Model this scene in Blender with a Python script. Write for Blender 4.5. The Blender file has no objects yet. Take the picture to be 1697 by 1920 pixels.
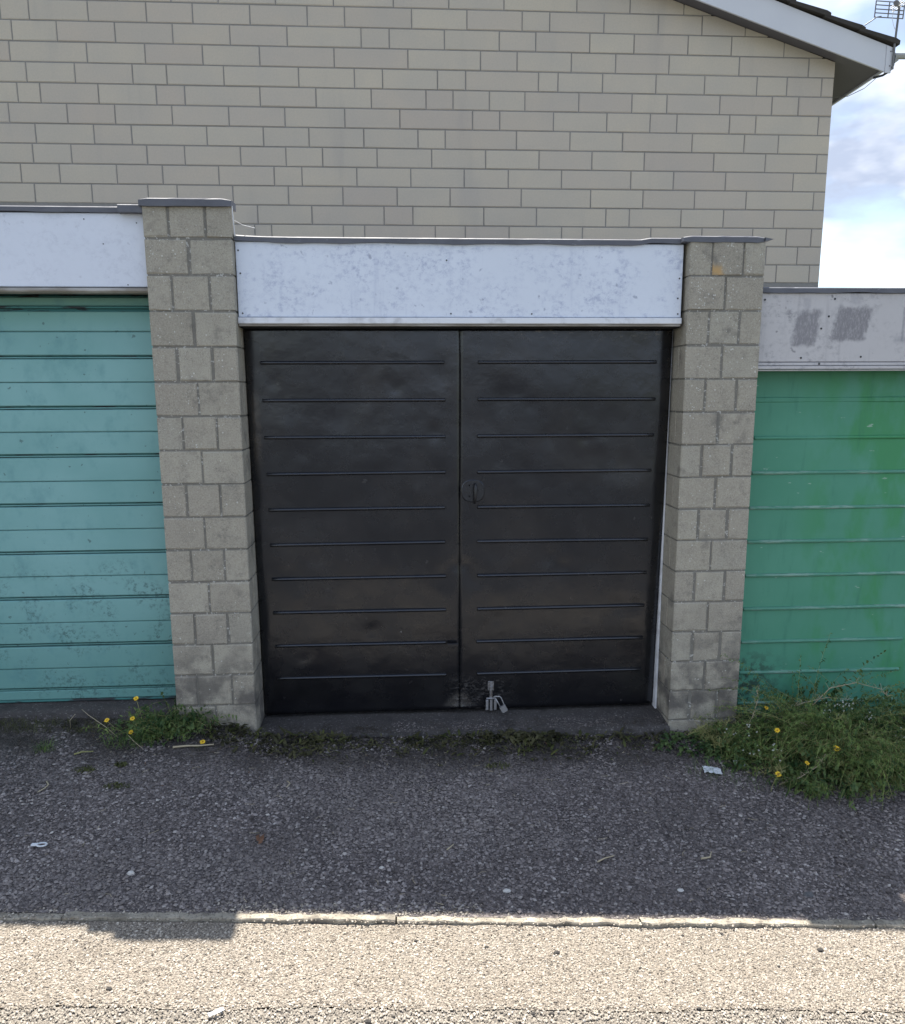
import bpy, math, random
from mathutils import Vector, Matrix
random.seed(7)
R = math.radians
scene = bpy.context.scene
col = scene.collection

# ------------------------------------------------------------------ camera
yaw, pit, roll = 0.0634, 0.18429, -0.00432
CAM = Vector((1.1604, -4.08521, -0.71311))
fwd = Vector((math.sin(yaw)*math.cos(pit), math.cos(yaw)*math.cos(pit), -math.sin(pit)))
rgt = Vector((math.cos(yaw), -math.sin(yaw), 0)); up = rgt.cross(fwd)
r2 = rgt*math.cos(roll) + up*math.sin(roll); u2 = up*math.cos(roll) - rgt*math.sin(roll)
cd = bpy.data.cameras.new('camera'); cam = bpy.data.objects.new('camera', cd); col.objects.link(cam)
cam.matrix_world = Matrix(((r2.x, u2.x, -fwd.x, CAM.x), (r2.y, u2.y, -fwd.y, CAM.y), (r2.z, u2.z, -fwd.z, CAM.z), (0, 0, 0, 1)))
cd.sensor_width = 36; cd.lens = 36*1529.1/1920; cd.shift_y = 60/1920
cd.clip_start = 0.05; cd.clip_end = 3000
scene.camera = cam

# ------------------------------------------------------------------ world, sun, exposure
SUN = Vector((0.14, -1.405, -2.745)).normalized()          # the way the light travels
el = math.asin(-SUN.z)
w = bpy.data.worlds.new('World'); scene.world = w; w.use_nodes = True
nt = w.node_tree; nt.nodes.clear()
def wn(t, **k):
    n = nt.nodes.new(t)
    for a, b in k.items():
        if a in n.inputs: n.inputs[a].default_value = b
        else: setattr(n, a, b)
    return n
sky = wn('ShaderNodeTexSky', sky_type='NISHITA', sun_disc=False, sun_elevation=el,
         sun_rotation=math.atan2(-SUN.x, -SUN.y), altitude=50, air_density=1.0, dust_density=0.3, ozone_density=1.2)
tc = wn('ShaderNodeTexCoord'); mp = wn('ShaderNodeMapping'); mp.inputs['Scale'].default_value = (1.0, 1.0, 2.4)
mp.inputs['Location'].default_value = (0.3871, 1.0681, 1.5156)
nz = wn('ShaderNodeTexNoise', Scale=1.6, Detail=7.0, Roughness=0.55)
cr = wn('ShaderNodeValToRGB'); cr.color_ramp.elements[0].position = 0.40; cr.color_ramp.elements[1].position = 0.56
cr.color_ramp.elements[0].color = (0.05, 0.05, 0.05, 1)
nz2 = wn('ShaderNodeTexNoise', Scale=5.0, Detail=5.0)
cc = wn('ShaderNodeValToRGB')
cc.color_ramp.elements[0].position = 0.42; cc.color_ramp.elements[0].color = (2.0, 2.3, 2.95, 1)
cc.color_ramp.elements[1].position = 0.60; cc.color_ramp.elements[1].color = (4.6, 4.75, 5.1, 1)
mx = wn('ShaderNodeMix', data_type='RGBA')
bg = wn('ShaderNodeBackground', Strength=0.10); wo = wn('ShaderNodeOutputWorld')
L = nt.links.new
L(tc.outputs['Generated'], mp.inputs['Vector']); L(mp.outputs[0], nz.inputs['Vector']); L(mp.outputs[0], nz2.inputs['Vector'])
L(nz.outputs[0], cr.inputs[0]); L(nz2.outputs[0], cc.inputs[0])
L(cr.outputs[0], mx.inputs[0]); L(sky.outputs[0], mx.inputs[6]); L(cc.outputs[0], mx.inputs[7])
L(mx.outputs[2], bg.inputs[0]); L(bg.outputs[0], wo.inputs[0])
sl = bpy.data.lights.new('sun', 'SUN'); sl.energy = 4.6; sl.angle = R(0.53); sl.color = (1.0, 0.945, 0.86)
so = bpy.data.objects.new('sun', sl); col.objects.link(so); so.location = (1, 8, 16)
so.rotation_euler = SUN.to_track_quat('-Z', 'Y').to_euler()
vs = scene.view_settings
vs.view_transform = 'Standard'; vs.look = 'None'; vs.gamma = 1; vs.exposure = 1.6; vs.use_curve_mapping = False

# ------------------------------------------------------------------ mesh and object helpers
class MB:
    def __init__(s): s.v = []; s.f = []
    def add(s, vs, fs):
        o = len(s.v); s.v += [tuple(p) for p in vs]; s.f += [tuple(i+o for i in f) for f in fs]; return s
    def box(s, x0, x1, y0, y1, z0, z1):
        return s.add([(x0,y0,z0),(x1,y0,z0),(x1,y1,z0),(x0,y1,z0),(x0,y0,z1),(x1,y0,z1),(x1,y1,z1),(x0,y1,z1)],
              [(0,3,2,1),(4,5,6,7),(0,1,5,4),(1,2,6,5),(2,3,7,6),(3,0,4,7)])
    def cbox(s, x0, x1, y0, y1, z0, z1, c=0.004, j=0.0):
        # a box with its four front edges (towards -Y) and the edges between chamfered, corners a little uneven
        q = lambda: random.uniform(-j, j)
        F = [(x0+c+q(), y0+q()*.5, z0+c+q()), (x1-c+q(), y0+q()*.5, z0+c+q()), (x1-c+q(), y0+q()*.5, z1-c+q()), (x0+c+q(), y0+q()*.5, z1-c+q())]
        B = [(x0, y0+c, z0), (x1, y0+c, z0), (x1, y0+c, z1), (x0, y0+c, z1)]
        D = [(x0, y1, z0), (x1, y1, z0), (x1, y1, z1), (x0, y1, z1)]
        fs = [(0,1,2,3)]
        for i in range(4):
            k = (i+1) % 4
            fs += [(4+i, 4+k, k, i), (8+i, 8+k, 4+k, 4+i)]
        fs.append((11,10,9,8))
        return s.add(F+B+D, fs)
    def tube(s, pts, r, n=6, caps=True):
        pts = [Vector(p) for p in pts]; rs = r if isinstance(r, (list, tuple)) else [r]*len(pts)
        o = len(s.v); prev = None
        for i, p in enumerate(pts):
            t = (pts[min(i+1, len(pts)-1)]-pts[max(i-1, 0)]).normalized()
            if prev is None:
                a = Vector((0,0,1)) if abs(t.z) < .9 else Vector((1,0,0)); u = t.cross(a).normalized()
            else: u = (prev - t*prev.dot(t)).normalized()
            prev = u; v = t.cross(u)
            for k in range(n):
                a = 2*math.pi*k/n; s.v.append(tuple(p+(u*math.cos(a)+v*math.sin(a))*rs[i]))
        for i in range(len(pts)-1):
            for k in range(n):
                b = (k+1) % n; s.f.append((o+i*n+k, o+i*n+b, o+(i+1)*n+b, o+(i+1)*n+k))
        if caps:
            s.f.append(tuple(o+k for k in reversed(range(n)))); s.f.append(tuple(o+(len(pts)-1)*n+k for k in range(n)))
        return s
    def prism(s, poly, y0, y1):                     # polygon in x,z pulled along y
        n = len(poly); o = len(s.v)
        s.v += [(x, y0, z) for x, z in poly] + [(x, y1, z) for x, z in poly]
        s.f.append(tuple(o+i for i in range(n))); s.f.append(tuple(o+n+i for i in reversed(range(n))))
        for i in range(n):
            k = (i+1) % n; s.f.append((o+i, o+n+i, o+n+k, o+k))
        return s
    def ribbon(s, pts, w, side):                    # a thin leaf or blade along pts
        side = Vector(side); n = len(pts); o = len(s.v)
        for i, p in enumerate(pts):
            k = i/(n-1); ww = w*(1-k)**.6*(0.45+1.1*k if k < .5 else 1) * .5 if i < n-1 else 0.0002
            s.v.append(tuple(Vector(p)-side*ww)); s.v.append(tuple(Vector(p)+side*ww))
        for i in range(n-1): s.f.append((o+2*i, o+2*i+1, o+2*i+3, o+2*i+2))
        return s
    def build(s, name, m, parent=None, smooth=False, fix=True):
        xs = [p[0] for p in s.v]; ys = [p[1] for p in s.v]; zs = [p[2] for p in s.v]
        c = Vector(((min(xs)+max(xs))/2, (min(ys)+max(ys))/2, min(zs)))
        me = bpy.data.meshes.new(name); me.from_pydata([(p[0]-c.x, p[1]-c.y, p[2]-c.z) for p in s.v], [], s.f); me.update()
        if fix:
            import bmesh
            b = bmesh.new(); b.from_mesh(me); bmesh.ops.recalc_face_normals(b, faces=b.faces); b.to_mesh(me); b.free()
        if m: me.materials.append(m)
        if smooth: me.polygons.foreach_set('use_smooth', [True]*len(me.polygons))
        o = bpy.data.objects.new(name, me); col.objects.link(o); o.location = c
        if parent: attach(o, parent)
        return o
def world_loc(o):
    p = Vector(o.location)
    while o.parent: o = o.parent; p = p + Vector(o.location) 
    return p
def attach(o, parent):                               # all things here are unrotated: positions just subtract
    o.location = Vector(o.location) - world_loc(parent); o.parent = parent
def tag(o, label=None, cat=None, group=None, kind=None):
    if label: o['label'] = label
    if cat: o['category'] = cat
    if group: o['group'] = group
    if kind: o['kind'] = kind
    return o
def thing(name, loc, label, cat, group=None):
    o = bpy.data.objects.new(name, None); o.empty_display_size = .1; o.location = loc; col.objects.link(o)
    return tag(o, label, cat, group)

# ------------------------------------------------------------------ materials
class NT:
    def __init__(s, name):
        s.m = bpy.data.materials.new(name); s.m.use_nodes = True; s.t = s.m.node_tree
        s.b = s.t.nodes['Principled BSDF']; s.b.inputs['Specular IOR Level'].default_value = .3
        s.pos = s.n('ShaderNodeNewGeometry').outputs['Position']
    def n(s, ty, **k):
        n = s.t.nodes.new(ty)
        for a, b in k.items():
            if a in n.inputs: s.put(n.inputs[a], b)
            else: setattr(n, a, b)
        return n
    def put(s, sock, v):
        if isinstance(v, bpy.types.NodeSocket): s.t.links.new(v, sock)
        else: sock.default_value = v
    def noise(s, scale, detail=4, rough=.55, stretch=None, off=None):
        v = s.pos
        if stretch or off:
            mp = s.n('ShaderNodeMapping'); s.put(mp.inputs[0], v)
            if stretch: mp.inputs['Scale'].default_value = stretch
            if off: mp.inputs['Location'].default_value = off
            v = mp.outputs[0]
        return s.n('ShaderNodeTexNoise', Vector=v, Scale=scale, Detail=detail, Roughness=rough).outputs[0]
    def voro(s, scale, feature='F1', out='Distance', rnd=1.0):
        return s.n('ShaderNodeTexVoronoi', feature=feature, Vector=s.pos, Scale=scale, Randomness=rnd).outputs[out]
    def step(s, v, a, b):                             # smooth 0..1 between a and b
        n = s.n('ShaderNodeMapRange', interpolation_type='SMOOTHSTEP')
        s.put(n.inputs[0], v); n.inputs[1].default_value = a; n.inputs[2].default_value = b; return n.outputs[0]
    def rng(s, v, a, b, c, d):
        n = s.n('ShaderNodeMapRange'); s.put(n.inputs[0], v)
        for i, x in enumerate((a, b, c, d)): n.inputs[i+1].default_value = x
        return n.outputs[0]
    def m_(s, op, a, b=0.0):
        n = s.n('ShaderNodeMath', operation=op); s.put(n.inputs[0], a); s.put(n.inputs[1], b); return n.outputs[0]
    def mix(s, f, a, b, blend='MIX'):
        n = s.n('ShaderNodeMix', data_type='RGBA', blend_type=blend); s.put(n.inputs[0], f)
        for i, v in ((6, a), (7, b)): s.put(n.inputs[i], (v if isinstance(v, bpy.types.NodeSocket) else (*v[:3], 1)))
        return n.outputs[2]
    def ramp(s, v, stops):
        n = s.n('ShaderNodeValToRGB'); s.put(n.inputs[0], v); e = n.color_ramp.elements
        while len(e) < len(stops): e.new(.5)
        for i, (p, c) in enumerate(stops): e[i].position = p; e[i].color = (*c, 1)
        return n.outputs[0]
    def xyz(s):
        n = s.n('ShaderNodeSeparateXYZ'); s.put(n.inputs[0], s.pos); return n.outputs
    def rand(s): return s.n('ShaderNodeObjectInfo').outputs['Random']
    def island(s): return s.n('ShaderNodeNewGeometry').outputs['Random Per Island']
    def bump(s, h, strength=.4, dist=.01, prev=None):
        n = s.n('ShaderNodeBump'); s.put(n.inputs['Height'], h); n.inputs['Strength'].default_value = strength; n.inputs['Distance'].default_value = dist
        if prev is not None: s.put(n.inputs['Normal'], prev)
        return n.outputs[0]
    def out(s, color, rough=.8, normal=None, metal=0.0, spec=None):
        s.put(s.b.inputs['Base Color'], color if isinstance(color, bpy.types.NodeSocket) else (*color, 1))
        s.put(s.b.inputs['Roughness'], rough); s.b.inputs['Metallic'].default_value = metal
        if spec is not None: s.b.inputs['Specular IOR Level'].default_value = spec
        if normal is not None: s.put(s.b.inputs['Normal'], normal)
        return s.m
M = {}
def box_mask(t, x0, x1, z0, z1, soft=.012, wob=.02, lean=0.0):
    X, Y, Z = t.xyz(); nn = t.m_('MULTIPLY', t.m_('SUBTRACT', t.noise(38, 4), .5), wob*2)
    nz_ = t.m_('MULTIPLY', t.m_('SUBTRACT', t.noise(24, 4, off=(3, 1, 7)), .5), wob*2)
    Xs = t.m_('ADD', t.m_('ADD', X, nn), t.m_('MULTIPLY', t.m_('SUBTRACT', Z, z0), lean)); Zs = t.m_('ADD', Z, nz_)
    a = t.m_('MULTIPLY', t.step(Xs, x0-soft, x0+soft), t.step(Xs, x1+soft, x1-soft))
    return t.m_('MULTIPLY', a, t.m_('MULTIPLY', t.step(Zs, z0-soft, z0+soft), t.step(Zs, z1+soft, z1-soft)))

# house walling blocks: smooth reconstituted stone, each a slightly different grey or buff
t = NT('house_block')
c = t.ramp(t.rand(), [(0, (.465,.40,.33)), (.2, (.49,.43,.35)), (.4, (.47,.41,.335)), (.6, (.505,.445,.355)), (.8, (.48,.425,.345)), (1, (.515,.455,.36))])
c = t.mix(t.rng(t.noise(2.2, 3), .3, .7, 0, .28), c, (.34,.335,.325))
c = t.mix(t.rng(t.noise(60, 3), .35, .7, 0, .22), c, (.30,.29,.26))
c = t.mix(t.m_('MULTIPLY', t.step(t.noise(1.3, 4, stretch=(2.2,1,.35)), .56, .75), .25), c, (.30,.28,.27))
M['hblock'] = t.out(c, .88, t.bump(t.noise(140, 3), .25, .004))
t = NT('house_mortar'); M['hmortar'] = t.out(t.mix(t.noise(30), (.19,.185,.175), (.26,.25,.235)), .95, t.bump(t.noise(200), .4, .003))

# pillar blocks: rough concrete blocks, with pale lichen specks that gather on some edges
def pillar_mat(name, lich_x, stain=None):
    t = NT(name)
    c = t.ramp(t.rand(), [(0, (.32,.29,.235)), (.25, (.40,.365,.295)), (.5, (.34,.305,.25)), (.75, (.43,.395,.32)), (1, (.375,.35,.29))])
    c = t.mix(t.rng(t.noise(5, 4), .3, .7, 0, .5), c, (.23,.205,.17))
    c = t.mix(t.m_('MULTIPLY', t.step(t.noise(16, 5, .7, off=(1, 5, 3)), .48, .68), .6), c, (.20,.183,.155))
    c = t.mix(t.rng(t.noise(120, 4, .65), .35, .68, 0, .6), c, (.49,.455,.37))
    c = t.mix(t.m_('MULTIPLY', t.step(t.noise(260, 2), .58, .70), .6), c, (.10,.095,.085))
    # dark algae low down and in a few soft patches
    X, Y, Z = t.xyz()
    low = t.m_('MULTIPLY', t.step(Z, -1.75, -2.35), t.step(t.noise(7, 5), .40, .62))
    c = t.mix(t.m_('MULTIPLY', low, .8), c, (.085,.078,.075))
    c = t.mix(t.m_('MULTIPLY', t.step(t.noise(4.5, 5, .65, off=(4.3, 2, 1)), .55, .70), .55), c, (.11,.105,.10))
    # lichen
    reg = t.m_('MULTIPLY', t.step(Z, -1.7, -.1), t.step(X, lich_x+.22, lich_x-.05))
    dens = t.m_('ADD', t.m_('MULTIPLY', t.m_('MULTIPLY', reg, t.step(t.noise(13, 3, off=(3, 7, 2)), .42, .68)), .42), t.m_('MULTIPLY', t.step(t.noise(11, 3, off=(7, 7, 7)), .50, .74), .32))
    cell = t.n('ShaderNodeTexVoronoi', Vector=t.pos, Scale=115.0)
    vd = t.m_('ADD', cell.outputs['Distance'], t.m_('MULTIPLY', t.m_('SUBTRACT', t.noise(260, 3), .5), .28))
    sep = t.n('ShaderNodeSeparateColor'); t.put(sep.inputs[0], cell.outputs['Color'])
    on = t.m_('LESS_THAN', sep.outputs[0], dens)
    rad = t.m_('MULTIPLY', t.m_('ADD', sep.outputs[1], .25), .38)
    spot = t.m_('MULTIPLY', on, t.m_('LESS_THAN', vd, rad))
    c = t.mix(t.m_('MULTIPLY', spot, .8), c, (.62,.61,.56))
    if stain:
        c = t.mix(t.m_('MULTIPLY', box_mask(t, *stain, soft=.02, wob=.03, lean=.35), .85), c, (.52,.33,.14))
    h = t.m_('ADD', t.m_('MULTIPLY', t.noise(160, 5, .7), 1.0), t.m_('MULTIPLY', t.noise(30, 3), .6))
    return t.out(c, .93, t.bump(h, .55, .006))
M['pblock_l'] = pillar_mat('pillar_block', .08)
M['pblock_r'] = pillar_mat('pillar_block_lichened', 2.86)
M['pblock_s'] = pillar_mat('pillar_block_ochre', 2.70, (2.68, 2.76, -.16, -.105))
t = NT('pillar_mortar')
c = t.mix(t.noise(60, 4), (.165,.155,.135), (.26,.245,.21))
c = t.mix(t.m_('MULTIPLY', t.step(t.noise(70, 3, off=(9, 9, 9)), .60, .66), .8), c, (.55,.54,.50))
M['pmortar'] = t.out(c, .95, t.bump(t.noise(180, 4, .7), .8, .006))

# white fascia paint with grey mildew specks
def white_paint(name, base, mild, amount, marks=()):
    t = NT(name)
    c = t.mix(t.rng(t.noise(3, 4), .35, .7, 0, .35), base, tuple(b*.88 for b in base))
    big = t.step(t.noise(5.5, 5, .6), .36, .66)
    fine = t.step(t.noise(34, 5, .75, stretch=(1, 1, 1.2)), .44, .72)
    c = t.mix(t.m_('MULTIPLY', t.m_('MULTIPLY', big, fine), amount), c, mild)
    c = t.mix(t.m_('MULTIPLY', t.step(t.noise(22, 3, .5, off=(5, 5, 5)), .66, .74), amount*.8), c, tuple(m*.7 for m in mild))
    c = t.mix(t.m_('MULTIPLY', t.step(t.noise(6, 4, .6, stretch=(3, 1, .25), off=(1, 0, 4)), .58, .78), amount*.35), c, mild)
    for args in marks:
        bx, colr, am = args
        k = t.m_('MULTIPLY', box_mask(t, *bx), t.m_('MULTIPLY', t.rng(t.noise(50, 5, .7, stretch=(2.5,1,1)), .35, .55, .55, 1), am))
        c = t.mix(k, c, colr)
    return t.out(c, .62, t.bump(t.noise(35, 4), .12, .004))
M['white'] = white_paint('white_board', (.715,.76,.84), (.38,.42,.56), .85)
M['white_l'] = white_paint('white_board_clean', (.70,.735,.81), (.45,.47,.55), .4)
M['white_g'] = white_paint('white_board_weathered', (.53,.51,.505), (.26,.25,.26), .95,
    marks=[((3.150, 3.268, -.49, -.318, .014, .03, -.16), (.235,.225,.235), .95), ((3.350, 3.525, -.468, -.300, .014, .03, -.22), (.225,.215,.225), .95),
           ((3.725, 3.737, -.47, -.30, .004, .004), (.30,.29,.31), .8), ((3.69, 3.78, -.475, -.445, .02, .02), (.30,.29,.31), .7),
           ((3.20, 3.235, -.315, -.255, .01, .02), (.34,.33,.35), .5), ((3.44, 3.50, -.285, -.235, .01, .02), (.34,.33,.35), .5)])
t = NT('white_trim'); M['trim'] = t.out(t.mix(t.step(t.noise(14, 4), .45, .7), (.74,.75,.78), (.55,.55,.57)), .5)
t = NT('bargeboard_paint'); M['barge'] = t.out(t.mix(t.rng(t.noise(3, 3), .3, .7, 0, .4), (.56,.57,.60), (.50,.51,.55)), .45)
t = NT('felt_flashing')
c = t.mix(t.noise(9, 5), (.085,.088,.105), (.16,.165,.185)); c = t.mix(t.m_('MULTIPLY', t.step(t.noise(30, 4, stretch=(.5,1,2)), .66, .72), .5), c, (.4,.41,.44))
M['felt'] = t.out(c, .6, t.bump(t.noise(40), .3, .004))
t = NT('roof_felt'); M['rooffelt'] = t.out(t.mix(t.noise(4), (.16,.16,.16), (.28,.27,.26)), .9)
t = NT('dark_void'); M['dark'] = t.out((.02,.02,.022), .9)
t = NT('lintel_strip'); M['lintel'] = t.out(t.mix(t.step(t.noise(5, 4, stretch=(1,1,6)), .4, .65), (.25,.225,.19), (.42,.40,.37)), .6)

# black painted steel door
t = NT('black_door_paint')
c = t.mix(t.rng(t.noise(4.5, 4), .35, .7, 0, 1), (.0042,.0042,.006), (.008,.0078,.009))
X, Y, Z = t.xyz()
top = t.m_('MULTIPLY', t.step(Z, -.47, -.39), t.m_('MULTIPLY', t.step(X, 1.55, 1.75), t.step(t.noise(48, 5, .7, stretch=(.5,1,1.6)), .56, .66)))
c = t.mix(t.m_('MULTIPLY', top, .75), c, (.20,.165,.12))
sc2 = t.m_('MULTIPLY', t.m_('MULTIPLY', t.step(X, 1.38, 1.46), t.step(X, 1.80, 1.66)), t.m_('MULTIPLY', t.step(Z, -2.24, -2.33), t.step(t.noise(34, 5, .75, stretch=(1,1,2)), .50, .66)))
c = t.mix(t.m_('MULTIPLY', sc2, .45), c, (.15,.14,.135))
edge = t.m_('MULTIPLY', t.m_('MULTIPLY', t.step(X, .40, .425), t.step(X, .465, .43)), t.m_('MULTIPLY', t.step(Z, -1.2, -.95), t.step(Z, -.66, -.80)))
c = t.mix(t.m_('MULTIPLY', edge, t.rng(t.noise(18, 3), .3, .7, .15, .55)), c, (.13,.105,.075))
c = t.mix(t.m_('MULTIPLY', t.m_('MULTIPLY', t.step(Z, -2.3, -1.6), t.step(t.noise(2.6, 5, .6, off=(6, 1, 2)), .42, .72)), .11), c, (.11,.088,.07))
scf = t.m_('MULTIPLY', t.step(t.noise(19, 4, .6, off=(2, 3, 4)), .69, .74), .35)
c = t.mix(scf, c, (.10,.095,.09))
rg = t.rng(t.noise(5, 5, .6), .3, .7, .19, .33)
nb = t.bump(t.noise(3.2, 2), .22, .03); nb = t.bump(t.noise(18, 3), .10, .012, nb); nb = t.bump(t.noise(300, 2), .06, .002, nb)
t.b.inputs['Specular Tint'].default_value = (.86, .91, 1, 1)
M['black'] = t.out(c, rg, nb, spec=.8)

# teal boards and green pressed steel
t = NT('teal_paint')
c = t.mix(t.rng(t.noise(2.4, 4), .3, .7, 0, .8), (.175,.365,.35), (.24,.445,.435))
X, Y, Z = t.xyz()
c = t.mix(t.m_('MULTIPLY', t.step(Z, -.45, -.25), .5), c, (.14,.32,.215))
c = t.mix(t.m_('MULTIPLY', t.step(Z, -1.7, -2.3), .55), c, (.08,.225,.195))
c = t.mix(t.m_('MULTIPLY', t.step(t.noise(9, 5, .65, stretch=(1,1,.7)), .5, .75), .4), c, (.085,.23,.25))
gr = t.m_('MULTIPLY', t.step(Z, -1.45, -1.75), t.m_('MULTIPLY', t.step(t.noise(6, 4), .45, .62), t.step(t.noise(46, 5, .75), .47, .62)))
c = t.mix(t.m_('MULTIPLY', gr, .62), c, (.035,.075,.075))
c = t.mix(t.m_('MULTIPLY', t.step(t.noise(30, 3, .5, off=(8, 1, 2)), .70, .73), .6), c, (.06,.10,.10))
M['teal'] = t.out(c, .55, t.bump(t.noise(26, 4), .12, .004))
t = NT('teal_edge_worn')
c = t.mix(t.step(t.noise(14, 4, stretch=(.5,1,3)), .50, .60), (.07,.22,.21), (.045,.05,.055)); M['tealedge'] = t.out(c, .7)
t = NT('green_paint')
X, Y, Z = t.xyz()
c = t.mix(t.rng(t.noise(2.6, 4), .3, .7, 0, .8), (.075,.27,.175), (.10,.31,.215))
c = t.mix(t.m_('MULTIPLY', t.step(X, 3.2, 3.6), t.step(t.noise(3.0, 5, .6, stretch=(1.3,1,.6), off=(1,4,2)), .44, .62)), c, (.060,.265,.115))
c = t.mix(t.m_('MULTIPLY', t.step(t.noise(7, 5, .65, stretch=(2.2,1,.4)), .55, .75), .4), c, (.035,.16,.11))
c = t.mix(t.m_('MULTIPLY', t.step(t.noise(15, 4, .5, stretch=(.8,1,2.4), off=(4,4,1)), .685, .73), .6), c, (.42,.52,.46))
rust = t.m_('MULTIPLY', t.m_('MULTIPLY', t.step(Z, -2.1, -2.3), t.step(X, 3.40, 3.1)), t.step(t.noise(24, 5, .7), .44, .58))
c = t.mix(t.m_('MULTIPLY', rust, .85), c, (.035,.04,.035))
M['green'] = t.out(c, .5, t.bump(t.noise(14, 4), .12, .006))
t = NT('green_rib_worn_highlit')
c = t.mix(t.m_('MULTIPLY', t.step(t.noise(13, 5, .7, stretch=(.5,1,3)), .46, .66), .55), (.095,.275,.195), (.36,.46,.41)); M['greenrib'] = t.out(c, .5)  # pale streaks are wear, made stronger to paint light highlights onto the ribs
t = NT('old_steel'); M['steel'] = t.out(t.mix(t.step(t.noise(60), .4, .65), (.30,.30,.31), (.16,.14,.13)), .45, metal=.6)
t = NT('padlock_steel'); M['lock'] = t.out((.36,.36,.37), .42, metal=.6)
t = NT('oily_black'); M['blackmetal'] = t.out((.02,.02,.022), .4, spec=.5)
t = NT('step_concrete')
c = t.mix(t.noise(9, 5), (.055,.05,.048), (.12,.11,.105)); c = t.mix(t.m_('MULTIPLY', t.step(t.noise(75, 4, .7), .56, .66), .7), c, (.27,.255,.245))
c = t.mix(t.m_('MULTIPLY', t.step(t.noise(8, 4, off=(2,2,9)), .55, .7), .6), c, (.05,.048,.046))
M['step'] = t.out(c, .95, t.bump(t.noise(90, 5, .7), 1.0, .016))

# ground
t = NT('driveway_asphalt')
v = t.n('ShaderNodeTexVoronoi', Vector=t.pos, Scale=110.0); sp = t.n('ShaderNodeSeparateColor'); t.put(sp.inputs[0], v.outputs['Color'])
c = t.ramp(sp.outputs[0], [(0, (.072,.061,.058)), (.5, (.138,.119,.113)), (.85, (.21,.183,.174)), (1, (.30,.265,.25))])
c = t.mix(t.rng(t.noise(3, 4), .3, .7, 0, .5), c, (.035,.033,.035))
X, Y, Z = t.xyz()
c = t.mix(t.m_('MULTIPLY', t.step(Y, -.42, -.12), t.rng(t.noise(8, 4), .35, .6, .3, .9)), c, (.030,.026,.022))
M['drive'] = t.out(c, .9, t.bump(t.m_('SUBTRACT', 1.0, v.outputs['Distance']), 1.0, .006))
t = NT('gravel_chips')
r = t.island()
c = t.ramp(r, [(0, (.065,.056,.053)), (.35, (.155,.134,.128)), (.7, (.245,.215,.205)), (.94, (.34,.305,.29)), (1, (.46,.43,.40))])
c = t.mix(t.rng(t.noise(2.3, 4, .6), .36, .66, 0, .55), c, (.085,.073,.069))
c = t.mix(t.m_('MULTIPLY', t.step(t.noise(.9, 3, .5, stretch=(.7,1.6,1), off=(3,1,0)), .46, .62), .45), c, (.23,.205,.19))
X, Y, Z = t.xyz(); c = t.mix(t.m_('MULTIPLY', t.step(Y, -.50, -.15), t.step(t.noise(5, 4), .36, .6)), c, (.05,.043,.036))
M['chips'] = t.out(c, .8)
def road_mat(name, chips):
    t = NT(name)
    if chips:
        c = t.ramp(t.island(), [(0, (.10,.083,.066)), (.25, (.25,.216,.175)), (.7, (.41,.365,.305)), (1, (.51,.465,.40))])
    else:
        c = t.ramp(t.noise(150, 4, .7), [(.3, (.045,.037,.03)), (.5, (.23,.20,.165)), (.7, (.43,.385,.325))])
    c = t.mix(t.rng(t.noise(2.5, 4, stretch=(.6,1.6,1)), .35, .7, 0, .3), c, (.20,.17,.13))
    c = t.mix(t.m_('MULTIPLY', t.step(t.noise(70, 3, .6, off=(5, 3, 1)), .60, .68), .75), c, (.035,.028,.024))
    c = t.mix(t.m_('MULTIPLY', t.step(t.noise(7, 5, .65, stretch=(.5,2.2,1), off=(2, 9, 1)), .56, .72), .35), c, (.13,.105,.08))
    if chips: return t.out(c, .8)
    v = t.voro(140); h = t.m_('ADD', t.m_('SUBTRACT', 1.0, v), t.m_('MULTIPLY', t.noise(40, 4), .7))
    return t.out(c, .92, t.bump(h, 1.0, .007))
M['pave'] = road_mat('pale_tarmac', False); M['roadchips'] = road_mat('road_chips', True)
t = NT('road_tarmac')
c = t.ramp(t.noise(140, 4, .7), [(.3, (.03,.03,.032)), (.5, (.055,.055,.058)), (.7, (.10,.10,.10))])
c = t.mix(t.rng(t.noise(1.2, 4), .35, .7, 0, .5), c, (.045,.045,.047)); M['road'] = t.out(c, .9, t.bump(t.m_('SUBTRACT', 1.0, t.voro(130)), 1.0, .007))
t = NT('road_stones'); M['greychips'] = t.out(t.ramp(t.island(), [(0, (.10,.086,.07)), (.35, (.25,.222,.185)), (.8, (.38,.34,.285)), (1, (.54,.49,.43))]), .8)
t = NT('grey_patch')
c = t.ramp(t.noise(150, 4, .7), [(.3, (.05,.043,.037)), (.5, (.20,.178,.15)), (.7, (.40,.365,.31))]); M['pave2'] = t.out(c, .92, t.bump(t.m_('SUBTRACT', 1.0, t.voro(140)), 1.0, .007))
t = NT('far_ground'); M['far'] = t.out(t.mix(t.noise(.08, 4), (.06,.07,.04), (.10,.10,.07)), .95)
t = NT('kerb_concrete')
c = t.mix(t.rng(t.noise(14, 5), .3, .7, 0, 1), (.20,.178,.14), (.38,.345,.28)); c = t.mix(t.m_('MULTIPLY', t.step(t.noise(95, 4, .7), .50, .64), .75), c, (.11,.096,.08))
c = t.mix(t.m_('MULTIPLY', t.step(t.noise(9, 4, off=(4, 2, 6)), .54, .68), .6), c, (.10,.088,.075))
M['kerb'] = t.out(c, .92, t.bump(t.noise(150, 4, .7), .7, .005))
def simple(key, name, a, b, sc=30, rough=.7, isl=True):
    t = NT(name); M[key] = t.out(t.mix(t.island() if isl else t.noise(sc), a, b), rough)
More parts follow.
